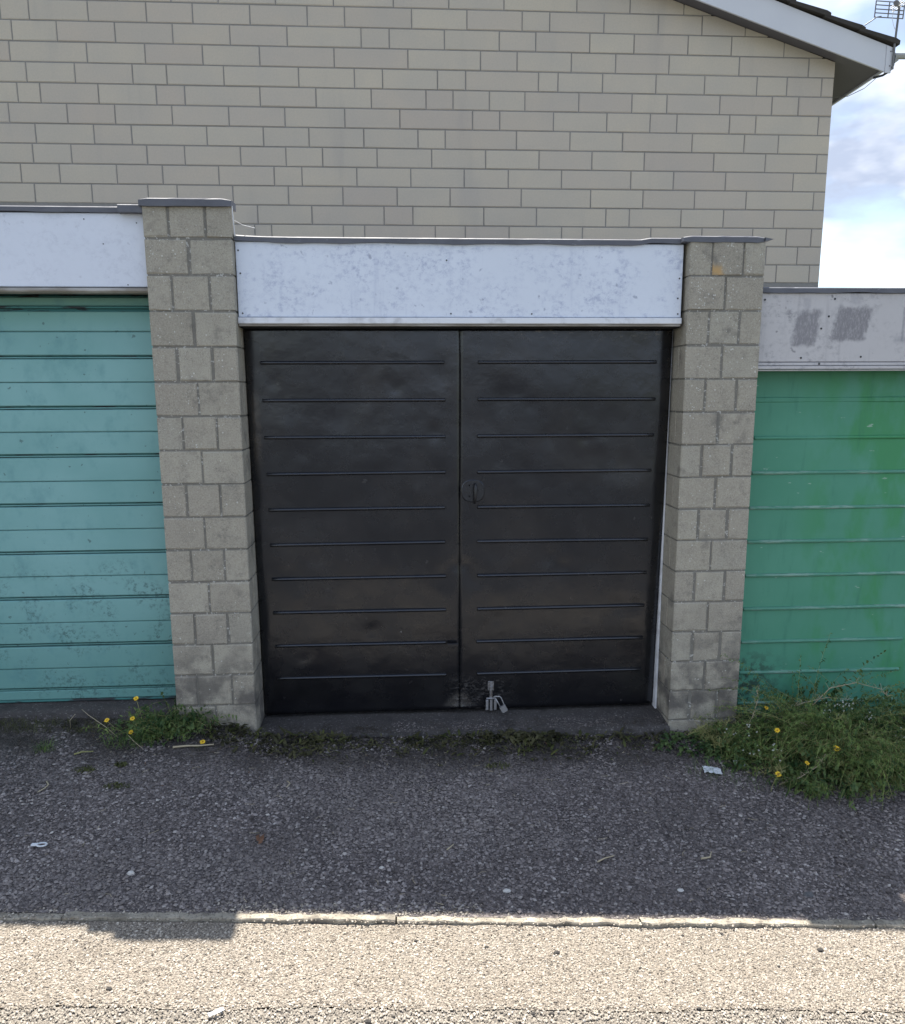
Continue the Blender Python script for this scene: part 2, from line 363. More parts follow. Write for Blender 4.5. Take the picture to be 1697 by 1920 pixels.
def leafy(key, name, a, b):
    t = NT(name); c = t.mix(t.rng(t.m_('ADD', t.m_('MULTIPLY', t.island(), .35), t.m_('MULTIPLY', t.noise(11, 3), 1.6)), .72, 1.28, 0, 1), a, b); t.out(c, .6, spec=.25)
    tr = t.n('ShaderNodeBsdfTranslucent'); t.put(tr.inputs[0], c)
    ms = t.n('ShaderNodeMixShader'); ms.inputs[0].default_value = .3
    o = t.t.nodes['Material Output']; t.put(ms.inputs[1], t.b.outputs[0]); t.put(ms.inputs[2], tr.outputs[0]); t.put(o.inputs[0], ms.outputs[0]); M[key] = t.m
leafy('leaf', 'weed_leaf', (.04,.085,.026), (.22,.31,.09)); leafy('leafd', 'leaf_dark', (.03,.07,.025), (.145,.205,.07))
leafy('moss', 'moss_green', (.05,.06,.02), (.14,.15,.05)); leafy('leafdull', 'trodden_leaf', (.035,.035,.018), (.12,.115,.055))
simple('stem', 'weed_stem', (.14,.16,.05), (.36,.34,.15)); simple('straw', 'dry_straw', (.30,.25,.16), (.48,.42,.30))
simple('petal', 'yellow_petal', (.72,.48,.03), (.85,.60,.05)); simple('wpetal', 'white_petal', (.6,.62,.55), (.78,.78,.72))
simple('eye', 'flower_eye', (.45,.22,.02), (.55,.28,.02)); simple('brown', 'dead_leaf', (.09,.045,.03), (.17,.09,.05)); simple('paper', 'scrap_paper', (.52,.55,.58), (.70,.72,.74), isl=False)
simple('ptstone', 'pale_stone', (.42,.41,.39), (.56,.54,.50), 40, .85, False); simple('dkstone', 'dark_stone', (.03,.028,.026), (.06,.055,.05), 60, .9, False)
simple('greystone', 'grey_stone', (.08,.08,.085), (.13,.13,.13), 50, .9, False)
simple('cable', 'black_cable', (.02,.02,.02), (.03,.03,.03), 5, .6, False); simple('wire', 'white_wire', (.6,.6,.6), (.7,.7,.7), 5, .5, False)
simple('tile', 'roof_tile', (.030,.027,.025), (.065,.058,.05), 12, .9, False); simple('soffit', 'soffit_board', (.105,.10,.11), (.13,.125,.135), 4, .6, False)
simple('alu', 'aerial_metal', (.12,.12,.13), (.18,.18,.18), 30, .5, False); simple('gutter', 'grey_gutter', (.26,.26,.25), (.42,.42,.40), 25, .6, False)
HROWS = [
[-1.157, -0.669, -0.075, 0.531, 1.164, 1.754, 2.347, 3.136, 3.72, 4.312, 4.623] ,
[-2.61, -2.013, -1.417, -0.942, -0.348, 0.252, 0.645, 1.356, 1.948, 2.545, 2.844, 3.439, 4.037, 4.524, 5.008] ,
[-2.345, -1.752, -1.159, -0.566, 0.034, 0.815, 1.114, 1.706, 2.298, 2.696, 3.287, 3.776, 4.376, 4.864, 5.458] ,
[-2.843, -2.055, -1.457, -0.861, -0.264, 0.523, 1.311, 2.095, 2.494, 3.089, 3.579, 4.174, 4.963, 5.753] ,
[-2.692, -2.195, -1.601, -1.246, -0.65, 0.139, 0.734, 1.035, 1.628, 1.933, 2.731, 2.946, 3.44, 4.036, 4.583, 5.176, 5.518, 5.916] ,
[-2.567, -1.968, -1.369, -1.07, -0.277, 0.317, 0.91, 1.502, 1.796, 2.193, 2.584, 3.181, 3.774, 4.168, 4.766, 5.361, 5.664] ,
[-2.909, -2.308, -1.812, -1.215, -0.618, -0.022, 0.62, 1.215, 2.009, 2.308, 2.903, 3.5, 3.986, 4.289, 4.887, 5.187, 5.908] ,
[-2.652, -2.048, -1.654, -0.861, -0.261, 0.228, 0.82, 1.41, 1.709, 2.496, 3.092, 3.683, 4.471, 5.068, 5.462] ,
[-2.301, -1.506, -1.108, -0.514, -0.027, 0.368, 0.96, 1.558, 2.154, 2.749, 3.343, 3.936, 4.73, 5.325, 5.922] ,
[-2.842, -2.439, -1.839, -1.356, -0.756, -0.162, 0.138, 0.734, 1.326, 1.917, 2.408, 3.005, 3.789, 4.277, 4.877, 5.662] ,
[-2.717, -2.117, -1.523, -1.213, -0.615, -0.017, 0.577, 1.173, 1.759, 2.554, 3.339, 3.936, 4.53, 5.128, 5.916] ,
[-0.359, 0.231, 1.025, 1.344, 2.135, 2.728, 3.518, 3.788, 4.382, 4.875, 5.466] ,
[-0.214, 0.571, 0.807, 1.592, 1.928, 2.422, 3.017, 3.255, 4.042, 4.634, 5.228, 5.622, 5.919] ,
[5.77] ,
[5.533, 5.928] 
]
# ------------------------------------------------------------------ the ground
KY = -1.343
def sh(x): return -.022*9*math.tanh((x-1.26)/9)        # the kerb line is not quite parallel to the garages
def zdrive(x, y):
    t = min(max(-y/(1.343-sh(x)), -0.15), 1.0)
    xx = 9*math.tanh((x-.2)/9)
    sm = lambda a, b: (lambda q: q*q*(3-2*q))(min(max((x-a)/(b-a), 0), 1))
    dip = .036*sm(.26, .46)*(1-sm(1.0, 2.7)) + .012*sm(.2, .4)*(1-sm(2.4, 2.6))
    if y > 0 and .36 < x < 2.62: dip += .12*min(1, y/.03)
    return (1-t)*(-2.42-.046*xx-dip) + t*(-2.600-.046*xx)
def zroad(x, y):
    xx = 9*math.tanh((x-.2)/9)
    d = min(-(y-sh(x)-KY), 6)
    return -2.600 - .046*xx - .012 - .02*d
def grid(xs, ys, zf):
    m = MB(); n = len(xs)
    m.v = [(x, y, zf(x, y)) for y in ys for x in xs]
    m.f = [(j*n+i, j*n+i+1, (j+1)*n+i+1, (j+1)*n+i) for j in range(len(ys)-1) for i in range(n-1)]
    return m
fr = lambda a, b, n: [a+(b-a)*i/n for i in range(n+1)]
xs_near = fr(-7, -1, 12)[:-1] + fr(-1, 4.2, 104)[:-1] + fr(4.2, 8, 8)
def shear(m, k=None):
    m.v = [(x, y+sh(x)*(min(1, max(0, -y/1.343)) if k else 1), z) for x, y, z in m.v]; return m
def sgrid(xs, ys, zf, k=None):
    m = MB(); n = len(xs)
    for y in ys:
        for x in xs: yy = y+sh(x)*(min(1, max(0, -y/1.343)) if k else 1); m.v.append((x, yy, zf(x, yy)))
    m.f = [(j*n+i, j*n+i+1, (j+1)*n+i+1, (j+1)*n+i) for j in range(len(ys)-1) for i in range(n-1)]
    return m
def lump(x, y): return .006*math.sin(5*x+2*y)*math.sin(7*y+x) + .004*math.sin(17*x+4)*math.sin(19*y)
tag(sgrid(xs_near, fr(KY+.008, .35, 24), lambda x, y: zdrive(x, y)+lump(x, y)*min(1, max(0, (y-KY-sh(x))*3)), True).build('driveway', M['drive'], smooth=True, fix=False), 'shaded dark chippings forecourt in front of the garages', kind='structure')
PY = -1.777
pv = sgrid(fr(-7, -1, 12)[:-1] + fr(-1, 4.2, 400)[:-1] + fr(4.2, 8, 8), fr(PY+.001, KY-.021, 14), lambda x, y: zroad(x, y)+.4*lump(x, y))
pv.v = [(x, y+(.006*math.sin(9*x)+.003*math.sin(31*x)+random.uniform(-.0035, .0035) if y-sh(x) < PY+.01 else 0), z-(random.uniform(0, .003) if y-sh(x) < PY+.01 else 0)) for x, y, z in pv.v]
tag(pv.build('pavement', M['pave'], smooth=True, fix=False), 'sunlit pale tarmac strip along the kerb', kind='structure')
P2 = -2.35
p2 = sgrid(fr(-7, -1, 12)[:-1] + fr(-1, 4.2, 400)[:-1] + fr(4.2, 8, 8), fr(P2, PY+.0015, 12), lambda x, y: zroad(x, y)+.4*lump(x, y)-.004)
p2.v = [(x, y+(.006*math.sin(9*x)+.003*math.sin(31*x)+random.uniform(-.0045, .002) if y-sh(x) > PY-.01 else 0), z) for x, y, z in p2.v]
tag(p2.build('pavement_patch', M['pave2'], smooth=True, fix=False), 'greyer tarmac patch along the bottom of the pale strip', kind='structure')
tag(sgrid(xs_near, [-60, -40, -25, -14, -8, -5] + fr(-4, P2-.001, 20), lambda x, y: zroad(x, y)+.4*lump(x, y)-.0045).build('road', M['road'], smooth=True, fix=False), 'dark tarmac road behind the camera', kind='structure')
tag(sgrid(xs_near, [PY-.02, PY+.02], lambda x, y: zroad(x, y)-.02).build('road_bed', M['dark'], fix=False), 'dark bed under the crack between the pale strip and the road', kind='structure')
far = MB()
o = grid([-1200, -400, -150, -60, -25, -12, -6, 0, 6, 12, 25, 60, 150, 400, 1200], [-1200, -400, -120, -60, -30, -12, -4, 0, 6, 20, 60, 200, 1200], lambda x, y: zroad(x, y)-.25)
tag(o.build('ground', M['far'], fix=False), 'rough ground around the garages', kind='structure')

# kerb: flush concrete edging stones, some settled a little
kerb = tag(bpy.data.objects.new('kerb', None), 'narrow flush concrete kerb between forecourt and road', kind='structure')
col.objects.link(kerb); kerb.location = (1.4, KY, -2.66)
x = -6.2
for L_ in [2.0, 1.6, 1.7, .805, 1.213, .92, .91, .915, .92, .9, .91, .9]:
    x2 = x+L_; dz = random.uniform(-.003, .004); dy = random.uniform(-.003, .003)
    m = MB(); n = max(3, int(L_/.035)); ring = []
    for i in range(n+1):
        xx = x+.003+(L_-.006)*i/n; K = KY+sh(xx); z = zdrive(xx, K)-.001+dz; e = random.uniform(-.006, .004); e2 = random.uniform(-.005, .004)
        ring += [(xx, K-.019+dy+e, z-.12), (xx, K-.019+dy+e, z-.004), (xx, K-.016+dy+e, z+e2*.4), (xx, K+.013+dy+e2, z+e2*.4), (xx, K+.017+dy, z-.12)]
    m.v = ring; m.f = [(i*5+k, i*5+(k+1) % 5, i*5+5+(k+1) % 5, i*5+5+k) for i in range(n) for k in range(5)] + [(4,3,2,1,0), tuple(n*5+k for k in range(5))]
    m.build('kerb_stone', M['kerb'], kerb); x = x2

# ------------------------------------------------------------------ the house behind
HY, PIT, ZR = 5.5, .1994, 3.105
HX0, HX1, RIDGE = -6.6, 6.056, -.5
def bz(x): return 3.368-(x-4.372)*.3123              # bottom edge of the bargeboard
def bt(x): return 3.387-(x-5.202)*.3214
def zverge(x): return bz(max(x, 2*RIDGE-x))+.034      # where the sloping soffit meets the wall
house = thing('house', (0, HY, -2.6), 'pale block gable end of the house rising behind the garages', 'house')
core = MB(); core.prism([(HX0+.006, -3.2), (HX1-.006, -3.2), (HX1-.006, zverge(HX1)-.02), (RIDGE, zverge(RIDGE)-.02), (HX0+.006, zverge(HX0)-.02)], HY+.007, HY+8)
core.build('wall', M['hmortar'], house)
def hblock(a, b, z0, z1):
    g = .0055
    xa, xb = a+g, b-g; zt = z1-g
    za, zb = zverge(xa)-.012, zverge(xb)-.012
    m = MB()
    dy = random.uniform(-.0015, .0025)
    if min(za, zb) >= zt:
        m.cbox(xa, xb, HY+dy, HY+.09, z0+g, zt, .006, .0035)
    else:
        lo = z0+g
        if za <= lo+.01 and zb <= lo+.01: return
        if zb <= lo: xb = xa+(xb-xa)*(za-lo)/(za-zb)-.002; zb = lo+.004
        poly = [(xa, lo), (xb, lo)]
        if zb < zt and za > zt:
            xm = xa+(xb-xa)*(za-zt)/(za-zb); poly += [(xb, zb), (xm, zt), (xa, zt)]
        else: poly += [(xb, min(zb, zt)), (xa, min(za, zt))]
        m.prism(poly, HY+dy, HY+.09)
    m.build('block', M['hblock'], house)
def fill(a, b, start=None):
    js = []; x = a
    while True:
        x += random.choice([.3, .4, .5, .5, .6, .6, .6, .6, .8, .8])
        if x > b-.15: break
        js.append(x)
    return js
def row_joints(i):
    if i < 0: return fill(-3.6, HX1)
    js = list(HROWS[i])
    if i == 0: js = fill(-3.6, js[0]-.05) + js + [5.15, 5.6]
    elif i < 11: js = fill(-3.7, js[0]) + js
    elif i in (11, 12): js = fill(-1.5, js[0]) + js
    else: js = fill(2.2, js[0]) + js
    return js
for i in range(-2, 15):
    z0 = ZR-PIT*(i-1); z1 = z0+PIT
    js = row_joints(i); a = -3.62 if i < 11 else (-1.52 if i < 13 else 2.18)
    for b in js+[HX1]:
        if b-a > .03: hblock(a, b, z0, z1)
        a = b
# corner return along the side wall: block faces turn the corner on alternate courses (covered by the wall part)
# verge: bargeboard, soffit, roof tiles
m = MB(); m.prism([(6.50, bz(6.50)), (6.50, bt(6.50)), (RIDGE, bt(RIDGE)), (RIDGE, bz(RIDGE))], 5.285, 5.307); m.build('bargeboard', M['barge'], house)
m = MB(); m.prism([(RIDGE, bz(RIDGE)), (RIDGE, bt(RIDGE)), (-7.5, bt(6.5)), (-7.5, bz(6.5))], 5.285, 5.307); m.build('bargeboard', M['barge'], house)
m = MB(); m.prism([(6.502, bz(6.502)-.012), (6.502, bt(6.502)-.004), (6.568, bt(6.568)-.004), (6.568, bz(6.50)-.012)], 5.278, 5.300); e = m.build('board_end_cap', M['barge'], house)
for zz in (.055, .20):
    s_ = MB(); s_.tube([(6.548, 5.2785, bz(6.5)+zz), (6.548, 5.272, bz(6.5)+zz)], .006, 6); s_.build('screw', M['blackmetal'], e)
m = MB(); m.prism([(HX1-.302, bz(HX1-.302)+.030), (HX1-.302, bz(HX1-.302)+.045), (RIDGE, bz(RIDGE)+.045), (RIDGE, bz(RIDGE)+.030)], 5.308, HY+.02); m.build('verge_soffit', M['soffit'], house)
m = MB(); m.prism([(HX1+.002, 2.885), (6.488, 2.735), (6.488, 2.75), (HX1+.002, 2.90)], HY+.0, HY+9); m.prism([(HX1-.3, bz(HX1-.3)+.030), (6.488, bz(6.488)+.028), (6.488, bz(6.488)+.04), (HX1-.3, bz(HX1-.3)+.044)], 5.3085, HY-.002); m.build('eaves_soffit', M['soffit'], house)
m = MB(); m.box(6.492, 6.515, HY-.185, HY+9, bz(6.5)+.012, bz(6.5)+.20); m.build('eaves_board', M['barge'], house)
g = MB(); n = 9
for yy in (5.30, HY+9):
    for r_ in (.058, .050):
        for k in range(n):
            a = math.pi*k/(n-1); g.v.append((6.578-math.cos(a)*r_, yy, bz(6.5)+.17-math.sin(a)*r_))
for k in range(n-1):
    g.f += [(k, k+1, 2*n+k+1, 2*n+k), (n+k, n+k+1, 3*n+k+1, 3*n+k), (k, k+1, n+k+1, n+k)]
g.f += [(0, n, 3*n, 2*n), (n-1, 2*n-1, 4*n-1, 3*n-1)]
g.build('gutter', M['gutter'], house)
m = MB(); m.tube([(6.60, 5.40, bz(6.5)+.195), (6.66, 5.40, bz(6.5)+.20), (6.95, 5.40, bz(6.5)+.205)], [.04, .033, .033], 8); m.tube([(6.60, 5.4, bz(6.5)+.10), (6.70, 5.4, bz(6.5)+.17)], .022, 6); m.build('overflow_pipe', M['gutter'], house)
m = MB(); m.tube([(6.585, 5.29, 2.93), (6.60, 5.29, 2.86), (6.595, 5.29, 2.77), (6.56, 5.29, 2.71), (6.50, 5.31, 2.675), (6.42, 5.36, 2.665)], .013, 6); m.build('drain_pipe', M['cable'], house, True)
m = MB(); m.tube([(6.50, 5.45, 2.69), (6.46, 5.6, 2.64), (6.41, 5.85, 2.64), (6.36, 6.05, 2.69)], .004, 4); m.build('loose_wire', M['gutter'], house)
# roof: plain tiles behind, the verge tiles one by one
def rz(x): return bt(x)+.012
m = MB(); m.prism([(6.60, rz(6.6)+.0), (6.60, rz(6.6)+.03), (RIDGE, rz(RIDGE)+.03), (-7.6, rz(6.6)+.03), (-7.6, rz(6.6)), (RIDGE, rz(RIDGE))], 5.45, HY+8.4); m.build('roof', M['tile'], house)
xe = 6.625
for k in range(16):
    w_ = .46; x1 = xe; x0 = xe-w_
    q = random.uniform(-.006, .006)
    m = MB(); lift = .03
    m.prism([(x0, rz(x0)+.000), (x1, rz(x1)+lift*.55+q), (x1+.003, rz(x1)+lift*.55+.040+q), (x1-.04, rz(x1-.04)+lift*.5+.052+q), (x0, rz(x0)+.034)], 5.245+random.uniform(-.004, .004), 5.448)
    m.build('roof_tile', M['tile'], house); xe -= .395

# ------------------------------------------------------------------ block pillars
def pillar(xl, xr, ztop, zbase, mat, label, first3, nrows, special=None, seed=1, shallow=0):
    rnd = random.Random(seed)
    p = thing('block_pillar', ((xl+xr)/2, .2, zbase), label, 'pillar', 'block pillars between the garages')
    c = .1650
    core = MB(); core.box(xl+.0045, xr-.0045, .0055, .09, ztop-.165*shallow-.006, ztop-.006); core.box(xl+.0045, xr-.0045, .0055, .46, zbase-.25, ztop-.165*shallow-.006); core.build('mortar', M['pmortar'], p)
    for i in range(nrows):
        z1 = ztop - c*i if i else ztop; z0 = ztop - c*(i+1)
        three = (i % 2 == 0) == first3
        gz = .0045
        f = [0, .29+rnd.uniform(-.012, .014), .706+rnd.uniform(-.012, .014), 1] if three else [0, .495+rnd.uniform(-.012, .014), 1]
        gw = rnd.choice([.004, .005, .006, .0075])
        for k in range(len(f)-1):
            a = xl+(xr-xl)*f[k]+(gw if k else 0); b = xl+(xr-xl)*f[k+1]-(gw if k < len(f)-2 else 0)
            st = random.getstate(); random.seed(rnd.random())
            dy = rnd.uniform(-.002, .003); dzz = rnd.uniform(-.0015, .0015)
            deep = .085 if i < shallow else (.44 if three else .095)
            mm = special[1] if special and special[0] == (i, k) else mat
            m = MB(); m.cbox(a, b, dy, deep, z0+gz+dzz, z1-gz+dzz, .0045, .004); m.build('block', mm, p)
            if not three and i >= shallow:
                m = MB(); m.cbox(a, b, .106, .44, z0+gz, z1-gz, .003, .0); m.build('block', mm, p)
            random.setstate(st)
    return p
PL = pillar(-.017, .387, .165, -2.44, M['pblock_l'], 'taller block pillar between the teal door and the black doors', True, 16, seed=3, shallow=1)
PR = pillar(2.589, 2.965, .007, -2.56, M['pblock_r'], 'lower lichened block pillar between the black doors and the green door', True, 16, ((0, 1), M['pblock_s']), seed=5)
def cap(xl, xr, z0, z1, parent, point=False, yf=-.014, yb=.46):
    m = MB(); n = 10; ring = []
    for i in range(n+1):
        x = xl+(xr-xl)*i/n; e = random.uniform(-.0015, .0015)
        sh = .006 if i in (0, n) else 0
        ring += [(x, yf+e+sh, z0+e+sh*.6), (x, yf+e+sh, z1-.005-sh*.6), (x, yf+.006+sh, z1+e*.6-sh), (x, yb, z1), (x, yb, z0)]
    m.v = ring; m.f = [(i*5+k, i*5+(k+1) % 5, i*5+5+(k+1) % 5, i*5+5+k) for i in range(n) for k in range(5)] + [(4,3,2,1,0), tuple(n*5+k for k in range(5))]
    if point: m.add([(xr, -.008, z0+.006), (xr, -.008, z1-.006), (xr, .4, z1-.006), (xr, .4, z0+.006), (xr+.045, -.002, (z0+z1)/2+.002), (xr+.045, .4, (z0+z1)/2+.002)], [(0,4,1), (1,4,5,2), (0,3,5,4), (3,2,5)])
    return m.build('cap_flashing', M['felt'], parent)
cap(-.028, .395, .138, .174, PL, yf=-.018, yb=.10); cap(2.552, 2.956, -.002, .028, PR, True, yf=-.006)
m = MB(); m.tube([(.395, .004, .145), (.3965, .012, .08), (.3965, .03, .015)], .0035, 5); m.build('flashing_upstand', M['wire'], PL)
m = MB(); m.tube([(.398, .02, .085), (.43, .06, .072), (.48, .10, .066)], .0011, 4); m.build('loose_wire', M['wire'], PL)

# ------------------------------------------------------------------ garages
FY = .05
def strip_flash(x0, x1, zf, th, parent, y=FY-.012, mat='felt', wob=.0035):
    m = MB(); n = max(8, int((x1-x0)/.05)); ring = []
    ph = random.uniform(0, 6)
    for i in range(n+1):
        x = x0+(x1-x0)*i/n; z = zf(x); e = wob*(.5*math.sin(9*x+ph)+.5*math.sin(23*x+2*ph))+random.uniform(-.001, .001)
        e2 = random.uniform(-.002, .002)
        ring += [(x, y+e2, z-th+e), (x, y+e2*.5, z-.005), (x, y+.006, z), (x, y+.10, z+.001), (x, y+.10, z-th)]
    m.v = ring; m.f = [(i*5+k, i*5+(k+1) % 5, i*5+5+(k+1) % 5, i*5+5+k) for i in range(n) for k in range(5)] + [(4,3,2,1,0), tuple(n*5+k for k in range(5))]
    return m.build('flashing', M[mat], parent)
def nails(pts, y, parent, r=.0042):
    for x, z in pts:
        m = MB(); m.tube([(x, y, z), (x, y-.002, z)], r, 6); m.build('nail', M['blackmetal'], parent)

# -- middle garage: black doors
gb = thing('garage', (1.47, .2, -2.47), 'middle garage with closed black double doors under a white board', 'garage')
x0, x1 = .391, 2.580
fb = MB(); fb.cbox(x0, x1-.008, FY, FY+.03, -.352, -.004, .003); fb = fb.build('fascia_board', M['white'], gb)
nails([(.405, -.045), (.41, -.15), (.412, -.335), (1.42, -.335), (1.82, -.336), (2.556, -.165), (2.555, -.335), (2.552, -.26), (1.40, -.085)], FY, fb)
m = MB(); m.cbox(x0-.002, x1-.006, FY-.012, FY+.04, -.384, -.355, .003); m.build('trim', M['trim'], gb)
m = MB(); m.box(x0, x1-.01, FY-.002, FY+.10, -.394, -.3855); m.build('drip_edge', M['lintel'], gb)
strip_flash(x0-.002, 2.552, lambda x: .017 + (.008*math.exp(-(x-x0)/.10) if x < 1 else 0) + (.008 if x > 2.36 else 0), .027, gb)
m = MB(); m.box(x0-.1, x1+.1, FY+.09, 5.3, -.05, -.002); m.build('roof', M['rooffelt'], gb)
m = MB(); m.box(x0+.0, x1, FY+.032, FY+.13, -.40, -.06); m.build('lintel', M['dark'], gb)
for xa, xb, ya, mt in ((.3875, .398, .24, 'blackmetal'), (2.578, 2.588, .205, 'trim')):
    m = MB(); m.cbox(xa, xb, ya, .265, -2.50, -.40, .002); m.build('door_jamb', M[mt], gb)
m = MB(); m.box(.30, 2.68, 5.0, 5.2, -2.5, -.05); m.build('rear_wall', M['dark'], gb)
for xx in (-.03, 2.60):
    m = MB(); m.box(xx+.02, xx+.36, .47, 5.0, -2.6, -.06); m.build('side_wall', M['pmortar'], gb)
# concrete step, uneven broken front
m = MB(); n = 44
for i in range(n+1):
    x = .385+2.21*i/n; e = .012*math.sin(7*x)+random.uniform(-.008, .008); zt = -2.482+random.uniform(-.003, .003)
    zf = zt-.014+random.uniform(-.004, .004)
    m.v += [(x, .40, zt), (x, .16, zt), (x, .06+e*.5, zf+.006), (x, .012+e, zf-.004), (x, -.004+e, zf-.03), (x, -.004+e, -2.75)]
m.f = [(i*6+k, i*6+k+1, i*6+7+k, i*6+6+k) for i in range(n) for k in range(5)]
m.build('doorstep', M['step'], gb, True)

DY = .20
def lean(z): return .032-.078*(z+2.452)/2.06      # the old doors lean out a little at the top
def leaf_sheet(xa, xb, hinge_left, seed):
    rnd = random.Random(seed); m = MB(); nx, nz = 56, 96; z0, z1 = -2.462, -.392
    dents = [(rnd.uniform(xa+.1, xb-.1), rnd.uniform(-2.2, -.6), rnd.uniform(.02, .075), rnd.uniform(-.003, .0055)) for _ in range(40)]
    seam = xb if hinge_left else xa
    dents += [(seam-(.02 if hinge_left else -.02), -1.63, .035, .007), (seam-(.08 if hinge_left else -.06), -1.70, .06, .006), (seam, -1.58, .10, .004)]
    ph = [rnd.uniform(0, 6) for _ in range(6)]
    for j in range(nz+1):
        for i in range(nx+1):
            x = xa+(xb-xa)*i/nx; z = z0+(z1-z0)*j/nz
            y = .0022*math.sin(3.1*x+2.3*z+ph[0]) + .0016*math.sin(7.3*x-4.1*z+ph[1]) + .0012*math.sin(11*z+ph[2]+2*x)
            for dx, dz, r, a in dents:
                q = ((x-dx)**2+(z-dz)**2)/(r*r)
                if q < 6: y += a*math.exp(-q)
            # the hinge edge and the foot fold back
            d = (x-xa) if hinge_left else (xb-x)
            wv = (.026 if hinge_left else .052) + .007*math.sin(9*z+ph[3])
            if d < wv: k = 1-d/wv; y += (.009 if hinge_left else .016)*k*k*(3-2*k)
            # bent corner at the foot of the seam
            ds = abs(x-seam); q = max(0, 1-(ds+ (z-z0)*.95)/.125)
            y -= .020*q**1.2
            q2 = max(0, 1-abs(ds+(z-z0)*1.0-.125)/.02); y += .003*q2
            zz = z + (.018*max(0, 1-ds/.10)**2 if j == 0 else 0)
            m.v.append((x, DY+y+lean(z), zz))
    w_ = nx+1
    m.f = [(j*w_+i, j*w_+i+1, (j+1)*w_+i+1, (j+1)*w_+i) for j in range(nz) for i in range(nx)]
    o = len(m.v)                                     # turned edges give the sheet its thickness
    edge = [i for i in range(w_)] + [j*w_+nx for j in range(1, nz+1)] + [nz*w_+i for i in range(nx-1, -1, -1)] + [j*w_ for j in range(nz-1, 0, -1)]
    for k in edge: v = m.v[k]; m.v.append((v[0], DY+.055, v[2]))
    ne = len(edge)
    for k in range(ne): m.f.append((edge[k], o+k, o+(k+1) % ne, edge[(k+1) % ne]))
    return m
def rib(xa, xb, z, h=.0095, d=.012, tilt=0.0, y=DY):
    m = MB(); s_ = 8; q_ = .005/(xb-xa); fs_ = [0, q_*.3, q_*.7, q_]+[q_+(1-2*q_)*i/14 for i in range(1, 14)]+[1-q_, 1-q_*.7, 1-q_*.3, 1]; n = len(fs_)-1
    for i in range(n+1):
        f = fs_[i]; x = xa+(xb-xa)*f; e = min(1, min(f, 1-f)*(xb-xa)/.005); e = math.sqrt(max(0, 1-(1-e)**2))*.95+.05
        for k in range(s_+1):
            a = math.pi*k/s_; m.v.append((x, y+.004-(d*math.sin(a)+.004)*e if 0 < k < s_ else y+.006, z+tilt*(f-.5)+h*math.cos(a)*(.55+.45*e)))
    for i in range(n):
        for k in range(s_): m.f.append((i*(s_+1)+k, i*(s_+1)+k+1, (i+1)*(s_+1)+k+1, (i+1)*(s_+1)+k))
    return m
leaves = []
for left, (xa, xb), (ra, rb), lab in ((True, (.391, 1.4695), (.466, 1.396), None), (False, (1.4718, 2.575), (1.562, 2.496), None)):
    lf = leaf_sheet(xa, xb, left, 11 if left else 29).build('door_leaf', M['black'], gb, True, fix=False)
    lf['label'] = 'left black door leaf' if left else 'right black door leaf with lock plate'
    for k in range(10):
        z = -.565-.1875*k
        rib(ra+random.uniform(-.003, .003), rb+random.uniform(-.003, .003), z, tilt=random.uniform(-.003, .003), y=DY+lean(z)).build('rib', M['black'], lf, True)
    leaves.append(lf)
lr = leaves[1]; LY = DY+lean(-1.23)
m = MB(); n = 28
pts = []
for k in range(n):
    a = 2*math.pi*k/n; r_ = 1.0
    px = 1.541+.062*math.copysign(abs(math.cos(a))**.8, math.cos(a)); pz = -1.227+.060*math.copysign(abs(math.sin(a))**.8, math.sin(a)); pts.append((px, pz))
for yy, sc in ((LY+.004, 1.0), (LY-.003, 1.0), (LY-.006, .94)):
    m.v += [(1.541+(a-1.541)*sc, yy, -1.227+(b+1.227)*sc) for a, b in pts]
for r_ in (0, 1): m.f += [(r_*n+k, r_*n+(k+1) % n, (r_+1)*n+(k+1) % n, (r_+1)*n+k) for k in range(n)]
m.f.append(tuple(2*n+k for k in range(n)))
lp = m.build('lock_plate', M['black'], lr)
m = MB(); m.tube([(1.552, LY-.004, -1.225), (1.552, LY-.030, -1.225)], .009, 8)
m.tube([(1.553, LY-.030, -1.186), (1.552, LY-.034, -1.21), (1.551, LY-.034, -1.25), (1.547, LY-.031, -1.292)], [.006, .010, .008, .006], 8); m.build('handle', M['blackmetal'], lr, True)
m = MB(); m.tube([(1.521, LY-.004, -1.225), (1.521, LY-.010, -1.225)], .011, 10); m.build('keyhole', M['blackmetal'], lr)
for (bx, bz_) in ((1.488, -1.163), (1.598, -1.163), (1.488, -1.293), (1.598, -1.293), (1.521, -1.197), (1.521, -1.255)):
    m = MB(); m.tube([(bx, LY+.004, bz_), (bx, LY-.006, bz_)], .0045, 6); m.build('bolt', M['blackmetal'], lr)
for (bx, bz_) in ((1.457, -1.52), (1.484, -1.52), (1.166, -.55), (1.15, -1.99)):
    m = MB(); m.tube([(bx, LY+.004, bz_), (bx, LY-.004, bz_)], .0035, 6); m.build('bolt', M['steel'] if bx < 1.4 else M['blackmetal'], lr if bx > 1.47 else leaves[0])
m = MB(); m.cbox(1.40, 1.462, LY-.004, LY+.004, -2.082, -2.065, .001); m.build('strap_plate', M['black'], leaves[0])
